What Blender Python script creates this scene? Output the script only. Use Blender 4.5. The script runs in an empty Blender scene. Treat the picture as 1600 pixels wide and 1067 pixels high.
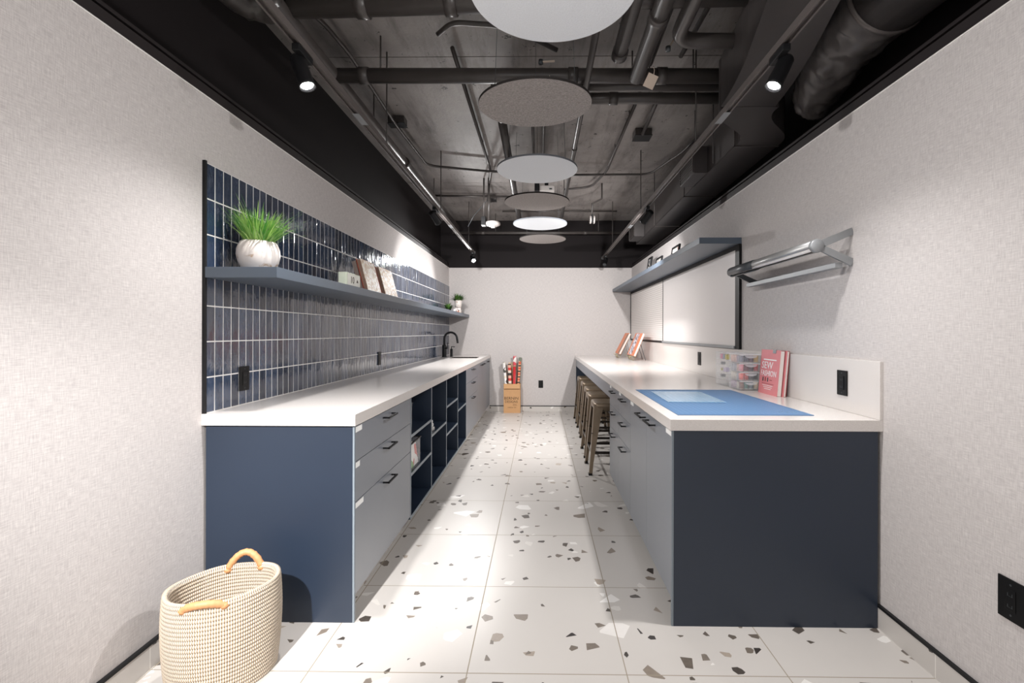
import bpy, bmesh, math, random
from mathutils import Vector, Matrix
PI = math.pi
R = random.Random(7)
SC = bpy.context.scene
COL = SC.collection

# ------------------------------------------------------------------ camera
F_PX, CX, CY, YAW, ROLL, EYE = 730.6, 835.0, 519.3, -0.0125, -0.0021, 1.3026
cam_data = bpy.data.cameras.new('camera')
cam = bpy.data.objects.new('camera', cam_data)
COL.objects.link(cam)
cam_data.sensor_fit = 'HORIZONTAL'
cam_data.sensor_width = 36.0
cam_data.lens = F_PX * 36.0 / 1600.0
cam_data.shift_x = -(CX - 800.0) / 1600.0
cam_data.shift_y = (CY - 533.5) / 1600.0
cam_data.clip_start = 0.02
cy_, sy_ = math.cos(YAW), math.sin(YAW)
cr_, sr_ = math.cos(ROLL), math.sin(ROLL)
fwd = Vector((sy_, cy_, 0))
right0 = Vector((cy_, -sy_, 0))
up0 = Vector((0, 0, 1))
right = right0 * cr_ - up0 * sr_
up = right0 * sr_ + up0 * cr_
m = Matrix((right, up, -fwd)).transposed().to_4x4()
m.translation = Vector((0, 0, EYE))
cam.matrix_world = m
SC.camera = cam

# ------------------------------------------------------------------ world, exposure
W = bpy.data.worlds.new('world')
SC.world = W
W.use_nodes = True
bgn = W.node_tree.nodes['Background']
bgn.inputs[0].default_value = (1.0, 0.98, 0.97, 1)
bgn.inputs[1].default_value = 0.35
SC.view_settings.view_transform = 'Standard'
SC.view_settings.look = 'None'
SC.view_settings.gamma = 1.0
SC.view_settings.use_curve_mapping = False
SC.view_settings.exposure = 1.70
try:
    SC.cycles.use_denoising = True
    SC.cycles.max_bounces = 10
    SC.cycles.diffuse_bounces = 6
    SC.cycles.transparent_max_bounces = 16
    SC.cycles.sample_clamp_indirect = 6.0
    SC.cycles.caustics_reflective = False
    SC.cycles.caustics_refractive = False
except Exception:
    pass

SPOT_W = 72.0      # watts of one track lamp
SPOT_COL = (1.0, 0.985, 0.975)

# room measures (metres)
XL, XR, YB, YF = -1.513, 1.506, 7.73, -1.4
Z_CLOTH, Z_SLAB = 2.37, 3.15
XRU = 1.85          # the painted wall above the cloth on the right stands further out

# ------------------------------------------------------------------ node helpers
class NT:
    def __init__(self, name):
        self.m = bpy.data.materials.new(name)
        self.m.use_nodes = True
        self.t = self.m.node_tree
        self.b = self.t.nodes['Principled BSDF']
        self.out = self.t.nodes['Material Output']
    def n(self, kind, **kw):
        x = self.t.nodes.new(kind)
        for k, v in kw.items():
            setattr(x, k, v)
        return x
    def link(self, a, b):
        self.t.links.new(a, b)
    def val(self, sock, v):
        if hasattr(v, 'is_output') or isinstance(v, bpy.types.NodeSocket):
            self.link(v, sock)
        else:
            sock.default_value = v
    def math(self, op, a, b=None, c=None, clamp=False):
        x = self.n('ShaderNodeMath', operation=op)
        x.use_clamp = clamp
        self.val(x.inputs[0], a)
        if b is not None: self.val(x.inputs[1], b)
        if c is not None: self.val(x.inputs[2], c)
        return x.outputs[0]
    def mix(self, f, a, b):
        x = self.n('ShaderNodeMix', data_type='RGBA')
        self.val(x.inputs[0], f)
        self.val(x.inputs[6], a if not isinstance(a, tuple) else (a + (1,))[:4])
        self.val(x.inputs[7], b if not isinstance(b, tuple) else (b + (1,))[:4])
        return x.outputs[2]
    def obj(self):
        return self.n('ShaderNodeTexCoord').outputs['Object']
    def geo(self):
        return self.n('ShaderNodeNewGeometry').outputs['Position']
    def sep(self, v):
        x = self.n('ShaderNodeSeparateXYZ'); self.link(v, x.inputs[0]); return x.outputs
    def comb(self, a, b, c):
        x = self.n('ShaderNodeCombineXYZ')
        for i, v in enumerate((a, b, c)): self.val(x.inputs[i], v)
        return x.outputs[0]
    def noise(self, vec, scale, detail=2.0, rough=0.5):
        x = self.n('ShaderNodeTexNoise')
        if vec is not None: self.link(vec, x.inputs['Vector'])
        x.inputs['Scale'].default_value = scale
        x.inputs['Detail'].default_value = detail
        x.inputs['Roughness'].default_value = rough
        return x.outputs['Fac']
    def ramp(self, f, lo, hi):
        x = self.n('ShaderNodeMapRange')
        x.inputs['From Min'].default_value = lo
        x.inputs['From Max'].default_value = hi
        self.link(f, x.inputs['Value'])
        return x.outputs[0]
    def bump(self, h, strength, dist=0.001):
        x = self.n('ShaderNodeBump')
        x.inputs['Strength'].default_value = strength
        x.inputs['Distance'].default_value = dist
        self.link(h, x.inputs['Height'])
        self.link(x.outputs[0], self.b.inputs['Normal'])
    def set(self, **kw):
        for k, v in kw.items():
            s = self.b.inputs[k.replace('_', ' ')]
            if isinstance(v, tuple) and len(v) == 3: v = v + (1,)
            self.val(s, v)
        return self.m

def srgb(r, g, b):
    def f(c):
        c /= 255.0
        return c / 12.92 if c <= 0.04045 else ((c + 0.055) / 1.055) ** 2.4
    return (f(r), f(g), f(b))

MATS = {}
def plain(name, col, rough=0.5, metal=0.0, var=0.06, scale=20.0, bump=0.0, spec=0.5, coat=0.0):
    """painted / plastic / metal surface with a slight unevenness of its own"""
    if name in MATS: return MATS[name]
    t = NT(name)
    nz = t.noise(t.obj(), scale, 3)
    a = tuple(c * (1 - var) for c in col); b = tuple(min(1, c * (1 + var)) for c in col)
    t.set(Base_Color=t.mix(nz, a, b), Roughness=rough, Metallic=metal)
    t.b.inputs['Specular IOR Level'].default_value = spec
    t.b.inputs['Coat Weight'].default_value = coat
    if bump: t.bump(nz, bump, 0.002)
    MATS[name] = t.m
    return t.m

# wall cloth: linen look, two crossing sets of slubby threads
t = NT('linen_wallcovering')
s = t.sep(t.geo())
u = t.math('ADD', s[0], s[1])
warp = t.noise(t.comb(t.math('MULTIPLY', u, 330.0), 0.0, t.math('MULTIPLY', s[2], 26.0)), 1.0, 3, 0.6)
weft = t.noise(t.comb(t.math('MULTIPLY', u, 26.0), 5.0, t.math('MULTIPLY', s[2], 330.0)), 1.0, 3, 0.6)
wsum = t.math('ADD', warp, weft)
f = t.ramp(wsum, 0.70, 1.30)
t.set(Base_Color=t.mix(f, srgb(176, 170, 169), srgb(208, 203, 200)), Roughness=0.85)
t.b.inputs['Specular IOR Level'].default_value = 0.2
t.bump(wsum, 0.12, 0.001)
M_LINEN = t.m

# terrazzo slabs with grout
def terrazzo(name, mode):
    t = NT(name)
    p = t.geo()
    s = t.sep(p)
    if mode == 'floor': a, b, off = s[0], s[1], 0.0
    elif mode == 'x': a, b, off = s[1], s[2], 3.3
    else: a, b, off = s[0], s[2], 7.7
    base = t.mix(t.noise(p, 1.3, 4), srgb(188, 183, 178), srgb(203, 198, 193))
    def layer(base, scale, keep_lo, keep_hi, edge, colA, colB, seed):
        v = t.comb(t.math('ADD', a, seed), t.math('ADD', b, seed * 0.7), 0.0)
        w = t.n('ShaderNodeTexNoise'); t.link(v, w.inputs['Vector']); w.inputs['Scale'].default_value = 1.7
        v1 = t.n('ShaderNodeTexVoronoi', voronoi_dimensions='2D'); t.link(v, v1.inputs['Vector'])
        v1.inputs['Scale'].default_value = scale; v1.inputs['Randomness'].default_value = 1.0
        v2 = t.n('ShaderNodeTexVoronoi', voronoi_dimensions='2D', feature='DISTANCE_TO_EDGE'); t.link(v, v2.inputs['Vector'])
        v2.inputs['Scale'].default_value = scale; v2.inputs['Randomness'].default_value = 1.0
        cs = t.n('ShaderNodeSeparateColor'); t.link(v1.outputs['Color'], cs.inputs[0])
        inside = t.math('GREATER_THAN', v2.outputs['Distance'], t.math('MULTIPLY_ADD', cs.outputs[2], edge * 1.6, edge * 0.5))
        pick = t.math('MULTIPLY', t.math('GREATER_THAN', cs.outputs[0], keep_lo), t.math('LESS_THAN', cs.outputs[0], keep_hi))
        msk = t.math('MULTIPLY', inside, pick)
        vein = t.noise(v, scale * 3.0, 4, 0.7)
        c = t.mix(t.ramp(t.math('ADD', t.math('MULTIPLY', cs.outputs[1], 0.8), t.math('MULTIPLY', vein, 0.4)), 0.2, 1.0), colA, colB)
        return t.mix(msk, base, c)
    base = layer(base, 9.0, 0.86, 0.895, 0.13, srgb(212, 207, 202), srgb(232, 229, 226), 1.3)
    base = layer(base, 19.0, 0.90, 0.935, 0.11, srgb(204, 199, 193), srgb(226, 223, 219), 4.1)
    base = layer(base, 7.5, 0.05, 0.064, 0.16, srgb(150, 138, 124), srgb(190, 180, 170), 9.7)
    base = layer(base, 20.0, 0.10, 0.122, 0.13, srgb(66, 60, 56), srgb(160, 148, 136), 6.2)
    base = layer(base, 32.0, 0.10, 0.112, 0.12, srgb(50, 46, 44), srgb(120, 110, 100), 2.9)
    base = layer(base, 13.0, 0.30, 0.315, 0.16, srgb(52, 48, 46), srgb(140, 128, 116), 12.9)
    base = layer(base, 24.0, 0.50, 0.515, 0.12, srgb(50, 46, 44), srgb(110, 100, 92), 21.3)
    rough = 0.28
    if mode == 'floor':
        def line(c, org, half):
            q = t.math('DIVIDE', t.math('SUBTRACT', c, org), 0.61)
            fr = t.math('FRACT', t.math('ADD', q, 100.5))
            return t.math('LESS_THAN', t.math('ABSOLUTE', t.math('SUBTRACT', fr, 0.5)), half)
        gx = line(a, -0.2773, 0.0035)
        gy = line(b, 1.7837, 0.0035)
        g = t.math('MAXIMUM', gx, gy)
        base = t.mix(g, base, srgb(150, 140, 124))
        rn = t.mix(g, (0.36, 0.36, 0.36), (0.8, 0.8, 0.8))
        t.link(rn, t.b.inputs['Roughness'])
        t.bump(t.math('SUBTRACT', t.math('MULTIPLY', t.noise(p, 14.0, 3), 0.25), g), 0.25, 0.0015)
        t.set(Base_Color=base)
    else:
        gx = t.math('LESS_THAN', t.math('ABSOLUTE', t.math('SUBTRACT', t.math('FRACT', t.math('ADD', t.math('DIVIDE', t.math('SUBTRACT', a, 1.7837 if mode == 'x' else -0.2773), 0.61), 100.5)), 0.5)), 0.003)
        t.set(Base_Color=t.mix(gx, base, srgb(226, 222, 216)), Roughness=rough)
    return t.m
M_FLOOR = terrazzo('terrazzo_floor', 'floor')
M_TERR_X = terrazzo('terrazzo_base_side', 'x')
M_TERR_Y = terrazzo('terrazzo_base_back', 'y')

# painted concrete slab
t = NT('black_painted_concrete')
p = t.geo()
n1 = t.noise(p, 1.2, 6, 0.65); n2 = t.noise(p, 45.0, 5, 0.75)
c = t.mix(t.ramp(n1, 0.3, 0.7), (0.17, 0.153, 0.144), (0.36, 0.33, 0.313))
vo = t.noise(p, 9.0, 4, 0.8)
c = t.mix(t.math('GREATER_THAN', vo, 0.66), c, (0.02, 0.017, 0.017))
sp_c = t.sep(p)
stk = t.noise(t.comb(t.math('MULTIPLY', sp_c[0], 7.0), t.math('MULTIPLY', sp_c[1], 1.1), 2.0), 1.0, 5, 0.7)
c = t.mix(t.ramp(stk, 0.50, 0.80), c, (0.08, 0.071, 0.067))
spk = t.noise(p, 26.0, 3, 0.8)
c = t.mix(t.math('GREATER_THAN', spk, 0.69), c, (0.03, 0.026, 0.025))
t.set(Base_Color=c, Roughness=0.55)
t.bump(n2, 0.5, 0.004)
M_SLAB = t.m

M_BLACKWALL = plain('black_wall_paint', (0.008, 0.0055, 0.006), 0.75, var=0.1, scale=3, spec=0.25)
M_PIPE = plain('black_painted_pipe', (0.055, 0.048, 0.045), 0.36, var=0.25, scale=14, bump=0.25)
M_DUCT = plain('black_painted_duct', (0.042, 0.036, 0.035), 0.42, var=0.12, scale=5)
M_TRACK = plain('dark_track_metal', (0.13, 0.113, 0.107), 0.38, 0.3, var=0.1)
M_BLACK = plain('matte_black_metal', (0.007, 0.007, 0.008), 0.5, 0.0, spec=0.3)
M_BLACKPL = plain('black_plastic', (0.005, 0.005, 0.0055), 0.45, spec=0.25)
M_FELT_L = plain('light_grey_felt', srgb(218, 221, 225), 0.95, var=0.10, scale=160, bump=0.3, spec=0.1)
M_FELT_D = plain('dark_grey_felt', srgb(150, 144, 141), 0.95, var=0.6, scale=110, bump=0.3, spec=0.1)
M_FELT_EL = plain('light_felt_edge', srgb(120, 124, 130), 0.95, spec=0.1)
M_FELT_ED = plain('dark_felt_edge', srgb(48, 45, 44), 0.95, spec=0.1)
M_NAVY = plain('navy_cabinet_laminate', srgb(31, 42, 58), 0.40, var=0.05, scale=6, spec=0.6)
M_NAVY_IN = M_NAVY
M_FRONT = plain('front_laminate_painted_sheen', srgb(104, 110, 120), 0.40, var=0.04, scale=8, spec=1.0)  # navy laminate too; floor reflections and sheen are painted into this lighter base colour
M_FRONT.node_tree.nodes['Principled BSDF'].inputs['IOR'].default_value = 2.1
M_EDGE = plain('grey_edge_banding', srgb(122, 132, 140), 0.4)
M_SHELF = plain('blue_grey_shelf', srgb(80, 90, 102), 0.36, var=0.05, scale=8)
M_WHITE = plain('white_label', srgb(235, 235, 233), 0.6)
M_GROUT = plain('white_grout', srgb(226, 223, 220), 0.8)
M_BOARD = plain('whiteboard_surface', srgb(222, 217, 215), 0.22, var=0.01)
M_CHROME = plain('brushed_aluminium', srgb(160, 160, 160), 0.38, 0.6, var=0.04)
M_ALUGREY = plain('grey_painted_metal', srgb(142, 144, 146), 0.45, 0.3)
M_DKGREY = plain('dark_grey_metal', srgb(70, 73, 76), 0.4, 0.3)
M_KRAFT = plain('kraft_cardboard', srgb(196, 152, 108), 0.8, var=0.06, scale=30)
M_INK = plain('dark_brown_ink', srgb(60, 44, 34), 0.8)
M_LEATHER = plain('tan_leather', srgb(190, 136, 92), 0.55, var=0.15, scale=30, bump=0.3)
M_BRASS = plain('brass_wire', srgb(176, 160, 116), 0.35, 0.7)
M_ORANGE = plain('orange_book_cover', srgb(206, 124, 88), 0.5)
M_PINK = plain('pink_book_cover', srgb(214, 128, 132), 0.5)
M_PAGES = plain('book_pages', srgb(214, 210, 204), 0.8, var=0.08, scale=200)
M_RED = plain('dark_red_cover', srgb(140, 44, 48), 0.5)
M_BRONZE = plain('gunmetal_bronze', srgb(132, 116, 98), 0.36, 0.55, var=0.2, scale=12)
M_BRONZE_DK = plain('dark_stool_metal', srgb(48, 42, 38), 0.4, 0.5)
M_STEEL = plain('dark_sink_steel', srgb(46, 40, 37), 0.4, 0.2)

t = NT('white_quartz'); p = t.geo()
sp = t.noise(p, 420.0, 2, 0.8)
t.set(Base_Color=t.mix(t.ramp(sp, 0.35, 0.7), srgb(202, 196, 192), srgb(222, 217, 213)), Roughness=0.18)
M_QUARTZ = t.m

t = NT('blue_glazed_tile')
g = t.n('ShaderNodeNewGeometry')
ri = g.outputs['Random Per Island']
nz = t.noise(g.outputs['Position'], 22.0, 3, 0.6)
c = t.mix(t.math('MULTIPLY_ADD', ri, 0.6, t.math('MULTIPLY', nz, 0.4)), srgb(21, 29, 44), srgb(56, 72, 97))
t.set(Base_Color=c, Roughness=0.09, IOR=1.75)
t.b.inputs['Coat Weight'].default_value = 0.35
t.b.inputs['Coat Roughness'].default_value = 0.05
s = t.sep(g.outputs['Position'])
wv = t.noise(t.comb(t.math('MULTIPLY', s[0], 1.0), t.math('MULTIPLY', s[1], 26.0), t.math('MULTIPLY', s[2], 9.0)), 1.0, 3, 0.55)
t.bump(wv, 0.55, 0.006)
M_TILE = t.m

t = NT('marbled_ceramic'); p = t.obj()
v = t.n('ShaderNodeTexNoise'); t.link(p, v.inputs['Vector']); v.inputs['Scale'].default_value = 22; v.inputs['Detail'].default_value = 6; v.inputs['Distortion'].default_value = 0.6
f1 = t.ramp(v.outputs['Fac'], 0.63, 0.70)
c = t.mix(f1, srgb(216, 208, 202), srgb(168, 138, 108))
f2 = t.ramp(t.noise(p, 40, 5, 0.8), 0.66, 0.72)
c = t.mix(f2, c, srgb(110, 96, 88))
t.set(Base_Color=c, Roughness=0.4); M_MARBLE = t.m

t = NT('green_leaf_blade')
g = t.n('ShaderNodeNewGeometry')
c = t.mix(g.outputs['Random Per Island'], srgb(60, 132, 44), srgb(172, 208, 112))
t.set(Base_Color=c, Roughness=0.5); M_GRASS = t.m
t = NT('dark_green_leaf')
g = t.n('ShaderNodeNewGeometry')
c = t.mix(g.outputs['Random Per Island'], srgb(26, 66, 30), srgb(90, 130, 50))
t.set(Base_Color=c, Roughness=0.55); M_LEAF = t.m

t = NT('cutting_mat_blue'); s = t.sep(t.obj())
def gl(c, step, w):
    fr = t.math('FRACT', t.math('ADD', t.math('DIVIDE', c, step), 50.5))
    return t.math('LESS_THAN', t.math('ABSOLUTE', t.math('SUBTRACT', fr, 0.5)), w)
g1 = t.math('MAXIMUM', gl(s[0], 0.0254, 0.035), gl(s[1], 0.0254, 0.035))
ins = t.math('MULTIPLY', t.math('LESS_THAN', t.math('ABSOLUTE', s[0]), 0.295), t.math('LESS_THAN', t.math('ABSOLUTE', s[1]), 0.445))
c = t.mix(t.math('MULTIPLY', g1, ins), srgb(84, 120, 160), srgb(118, 150, 186))
t.set(Base_Color=c, Roughness=0.5); M_MAT = t.m
t = NT('clear_light_blue_plastic'); s = t.sep(t.obj())
g1 = t.math('MAXIMUM', gl(s[0], 0.0254, 0.04), gl(s[1], 0.0254, 0.04))
c = t.mix(g1, srgb(150, 192, 222), srgb(200, 222, 238))
t.set(Base_Color=c, Roughness=0.2, Alpha=0.6); M_RULER = t.m

t = NT('clear_plastic')
t.set(Base_Color=(0.92, 0.93, 0.95), Roughness=0.12, Alpha=t.math('MULTIPLY_ADD', t.noise(t.obj(), 30, 2), 0.08, 0.07)); M_CLEAR = t.m
t = NT('frosted_plastic')
t.set(Base_Color=(0.9, 0.9, 0.92), Roughness=0.3, Alpha=t.math('MULTIPLY_ADD', t.noise(t.obj(), 30, 2), 0.1, 0.3)); M_FROST = t.m

t = NT('grooved_letter_board'); s = t.sep(t.obj())
fr = t.math('FRACT', t.math('DIVIDE', s[2], 0.026))
gr = t.math('LESS_THAN', fr, 0.17)
t.set(Base_Color=t.mix(gr, srgb(220, 214, 210), srgb(176, 168, 163)), Roughness=0.5)
t.bump(t.math('SUBTRACT', 1.0, gr), 0.6, 0.002); M_LETTER = t.m

t = NT('woven_seagrass')
uv = t.n('ShaderNodeUVMap').outputs[0]
s = t.sep(uv)
rowi = t.math('FLOOR', s[1])
off = t.math('MULTIPLY', t.math('MODULO', rowi, 2.0), 0.0)
fu = t.math('FRACT', t.math('ADD', s[0], off))
fv = t.math('FRACT', s[1])
du = t.math('ABSOLUTE', t.math('SUBTRACT', fu, 0.5)); dv = t.math('ABSOLUTE', t.math('SUBTRACT', fv, 0.5))
st = t.math('LESS_THAN', du, 0.27)
vn = t.noise(uv, 0.8, 3)
core = t.mix(vn, srgb(132, 108, 82), srgb(176, 154, 124))
c = t.mix(st, core, srgb(214, 204, 190))
c = t.mix(t.math('MULTIPLY', t.math('GREATER_THAN', dv, 0.40), t.math('SUBTRACT', 1.0, st)), c, srgb(96, 78, 58))
t.set(Base_Color=c, Roughness=0.85)
hh = t.math('ADD', t.math('MULTIPLY', t.math('SUBTRACT', 0.5, du), t.math('MULTIPLY', st, 1.0)), 0.0)
t.bump(hh, 0.9, 0.005); M_WEAVE = t.m

def picture(name, cols, scale=9.0, seed=0.0):
    t = NT(name); v = t.n('ShaderNodeTexVoronoi')
    mp = t.n('ShaderNodeMapping'); t.link(t.obj(), mp.inputs[0]); mp.inputs['Location'].default_value = (seed, seed, seed)
    t.link(mp.outputs[0], v.inputs['Vector']); v.inputs['Scale'].default_value = scale
    cs = t.n('ShaderNodeSeparateColor'); t.link(v.outputs['Color'], cs.inputs[0])
    r = t.n('ShaderNodeValToRGB'); r.color_ramp.interpolation = 'CONSTANT'
    while len(r.color_ramp.elements) < len(cols): r.color_ramp.elements.new(0.5)
    for i, c in enumerate(cols):
        r.color_ramp.elements[i].position = i / len(cols); r.color_ramp.elements[i].color = c + (1,)
    t.link(cs.outputs[0], r.inputs[0]); t.link(r.outputs[0], t.b.inputs['Base Color'])
    t.b.inputs['Roughness'].default_value = 0.5
    return t.m

def emis(name, col, st):
    t = NT(name)
    t.set(Base_Color=col, Roughness=0.4)
    t.b.inputs['Emission Color'].default_value = col + (1,)
    t.b.inputs['Emission Strength'].default_value = st
    return t.m
M_LENS = emis('lit_lamp_lens', (1.0, 0.97, 0.94), 60.0)

# ------------------------------------------------------------------ mesh helpers
class MB:
    def __init__(self):
        self.bm = bmesh.new(); self.mats = []
    def mi(self, m):
        if m not in self.mats: self.mats.append(m)
        return self.mats.index(m)
    def faces(self, vs, fs, m=None, smooth=False):
        vv = [self.bm.verts.new(v) for v in vs]
        k = self.mi(m)
        out = []
        for f in fs:
            try:
                fc = self.bm.faces.new([vv[i] for i in f])
            except ValueError:
                continue
            fc.material_index = k; fc.smooth = smooth; out.append(fc)
        return out
    def box(self, x0, x1, y0, y1, z0, z1, m=None, T=None):
        vs = [Vector(p) for p in ((x0,y0,z0),(x1,y0,z0),(x1,y1,z0),(x0,y1,z0),(x0,y0,z1),(x1,y0,z1),(x1,y1,z1),(x0,y1,z1))]
        if T is not None: vs = [T @ v for v in vs]
        self.faces(vs, [(0,3,2,1),(4,5,6,7),(0,1,5,4),(1,2,6,5),(2,3,7,6),(3,0,4,7)], m)
        return self
    def loft(self, rings, m=None, smooth=False, cap=True, closed=True):
        n = len(rings[0]); vs = [Vector(p) for r in rings for p in r]; fs = []
        for i in range(len(rings) - 1):
            for j in range(n if closed else n - 1):
                a = i*n + j; b = i*n + (j+1) % n
                fs.append((a, b, b+n, a+n))
        if cap:
            fs.append(tuple(range(n))[::-1]); fs.append(tuple(range((len(rings)-1)*n, len(rings)*n)))
        fc = self.faces(vs, fs, m, smooth)
        if cap and smooth:
            for f in fc[-2:]: f.smooth = False
        return self
    def tube(self, pts, r, m=None, seg=12, cap=True):
        pts = [Vector(p) for p in pts]
        rs = r if isinstance(r, (list, tuple)) else [r]*len(pts)
        rings = []; prev = None
        for i, p in enumerate(pts):
            if i == 0: d = pts[1] - p
            elif i == len(pts)-1: d = p - pts[-2]
            else: d = (pts[i+1]-p).normalized() + (p-pts[i-1]).normalized()
            d.normalize()
            if prev is None:
                a = Vector((0,0,1)) if abs(d.z) < 0.9 else Vector((1,0,0))
                prev = (a - d*a.dot(d)).normalized()
            else:
                prev = (prev - d*prev.dot(d)).normalized()
            q = d.cross(prev)
            k = 1.0
            if 0 < i < len(pts)-1:
                c = (pts[i+1]-p).normalized().dot((p-pts[i-1]).normalized())
                k = 1.0/max(0.5, math.sqrt((1+c)/2))
            rings.append([p + (prev*math.cos(2*PI*j/seg) + q*math.sin(2*PI*j/seg))*rs[i]*(1.0 if k < 1.01 else (1+k)/2) for j in range(seg)])
        return self.loft(rings, m, True, cap)
    def lathe(self, prof, m=None, seg=32, c=(0,0,0), T=None, smooth=True, cap=False):
        rings = []
        for r, z in prof:
            ring = [Vector((c[0]+r*math.cos(2*PI*j/seg), c[1]+r*math.sin(2*PI*j/seg), c[2]+z)) for j in range(seg)]
            if T is not None: ring = [T @ v for v in ring]
            rings.append(ring)
        return self.loft(rings, m, smooth, cap)
    def obj(self, name, mat=None, parent=None, loc=None, bevel=0.0, seg=2, recalc=True):
        if recalc: bmesh.ops.recalc_face_normals(self.bm, faces=self.bm.faces)
        me = bpy.data.meshes.new(name); self.bm.to_mesh(me); self.bm.free()
        for mm in self.mats:
            me.materials.append(mm if mm is not None else mat)
        if not self.mats: me.materials.append(mat)
        o = bpy.data.objects.new(name, me); COL.objects.link(o)
        if parent is not None: o.parent = parent
        if loc is not None: o.location = loc
        if bevel:
            md = o.modifiers.new('edge', 'BEVEL'); md.width = bevel; md.segments = seg; md.limit_method = 'ANGLE'; md.angle_limit = 0.7
        return o

def B(x0, x1, y0, y1, z0, z1, T=None):
    return MB().box(x0, x1, y0, y1, z0, z1, None, T)
def curvepts(pts, n=6):
    """rounded path through the corner points"""
    pts = [Vector(p) for p in pts]; out = [pts[0]]
    for i in range(1, len(pts)-1):
        a, b, c = pts[i-1], pts[i], pts[i+1]
        la, lc = (a-b).length, (c-b).length
        rr = min(0.12, la*0.45, lc*0.45)
        p0 = b + (a-b).normalized()*rr; p2 = b + (c-b).normalized()*rr
        for k in range(n+1):
            s_ = k/n
            out.append(p0*(1-s_)**2 + b*2*s_*(1-s_) + p2*s_**2)
    out.append(pts[-1]); return out

def thing(name, label, cat, loc=(0,0,0), rotz=0.0, group=None):
    o = bpy.data.objects.new(name, None); COL.objects.link(o)
    o.empty_display_size = 0.05
    o.location = loc; o.rotation_euler = (0, 0, rotz)
    o['label'] = label; o['category'] = cat
    if group: o['group'] = group
    return o
def tag(o, label, cat, group=None, kind=None):
    o['label'] = label; o['category'] = cat
    if group: o['group'] = group
    if kind: o['kind'] = kind
    return o
def struct(name, mb, mat=None, label=None, **kw):
    o = mb.obj(name, mat, **kw); o['kind'] = 'structure'
    o['label'] = label or name.replace('_', ' '); o['category'] = name.split('_')[0]
    return o
def dup(root, loc, rotz=None, label=None, name=None):
    r = root.copy(); COL.objects.link(r); r.location = loc
    if rotz is not None: r.rotation_euler = (0, 0, rotz)
    if label: r['label'] = label
    for ch in list(root.children):
        c = ch.copy(); COL.objects.link(c); c.parent = r
        for g in list(ch.children):
            d = g.copy(); COL.objects.link(d); d.parent = c
    return r
def text(s, size, mat, parent, loc, rot, name='lettering', extrude=0.0004, align='CENTER', sx=1.0):
    cu = bpy.data.curves.new(name, 'FONT'); cu.body = s; cu.size = size; cu.extrude = extrude
    cu.align_x = align; cu.align_y = 'CENTER'; cu.resolution_u = 2
    cu.materials.append(mat)
    tmp = bpy.data.objects.new('tmp', cu)
    me = bpy.data.meshes.new_from_object(tmp); bpy.data.objects.remove(tmp); bpy.data.curves.remove(cu)
    o = bpy.data.objects.new(name, me); COL.objects.link(o); o.parent = parent
    o.location = loc; o.rotation_euler = rot; o.scale = (sx, 1, 1)
    return o

# ------------------------------------------------------------------ the setting
struct('floor', B(XL-0.25, XRU+0.1, YF, YB+0.15, -0.12, 0), M_FLOOR, 'pale terrazzo floor of large square slabs with dark and white chips')
slab = MB()
ys = [YF, 0.52, 3.13, 5.77, YB+0.1]
for i in range(4):
    slab.box(XL-0.25, XRU+0.1, ys[i]+0.004, ys[i+1]-0.004, Z_SLAB, Z_SLAB+0.2)
slab.box(XL-0.25, XRU+0.1, YF, YB+0.1, Z_SLAB+0.012, Z_SLAB+0.22)
struct('ceiling', slab, M_SLAB, 'rough concrete slab ceiling painted black')
struct('wall_left', B(XL-0.12, XL, YF, YB+0.12, 0, Z_CLOTH), M_LINEN, 'left wall covered with grey linen cloth')
struct('wall_right', B(XR, XR+0.12, YF, YB+0.12, 0, Z_CLOTH), M_LINEN, 'right wall covered with grey linen cloth')
struct('wall_back', B(XL, XR, YB, YB+0.12, 0, Z_CLOTH), M_LINEN, 'end wall covered with grey linen cloth')
struct('wall_left_upper', MB().box(XL-0.24, XL-0.14, YF, YB+0.12, Z_CLOTH-0.1, Z_SLAB).box(XL-0.14, XL-0.12, YF, YB+0.12, Z_CLOTH-0.1, Z_CLOTH), M_BLACKWALL, 'black painted band of wall above the left cloth')
struct('wall_right_upper', MB().box(XRU, XRU+0.1, YF, YB+0.12, Z_CLOTH-0.1, Z_SLAB).box(XR+0.12, XRU+0.1, YF, YB+0.12, Z_CLOTH-0.1, Z_CLOTH), M_BLACKWALL, 'black painted wall above and behind the right cloth wall')
struct('wall_back_upper', B(XL-0.139, XRU, YB-0.004, YB+0.12, Z_CLOTH, Z_SLAB), M_BLACKWALL, 'black painted band of wall above the end cloth')
M_TRIM = plain('black_trim_paint', (0.016, 0.012, 0.0125), 0.5, var=0.05)
for i, (x0, x1) in enumerate(((XL-0.03, XL-0.004), (XR+0.004, XR+0.03))):
    struct('trim_%d' % (i+1), MB().box(x0, x1, YF, YB, Z_CLOTH+0.001, Z_CLOTH+0.05).box(x0-(0 if i else 0), x1, YF, YB, Z_CLOTH+0.06, Z_CLOTH+0.075), M_TRIM, 'black moulding along the top of the %s cloth wall' % ('left', 'right')[i])
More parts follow.
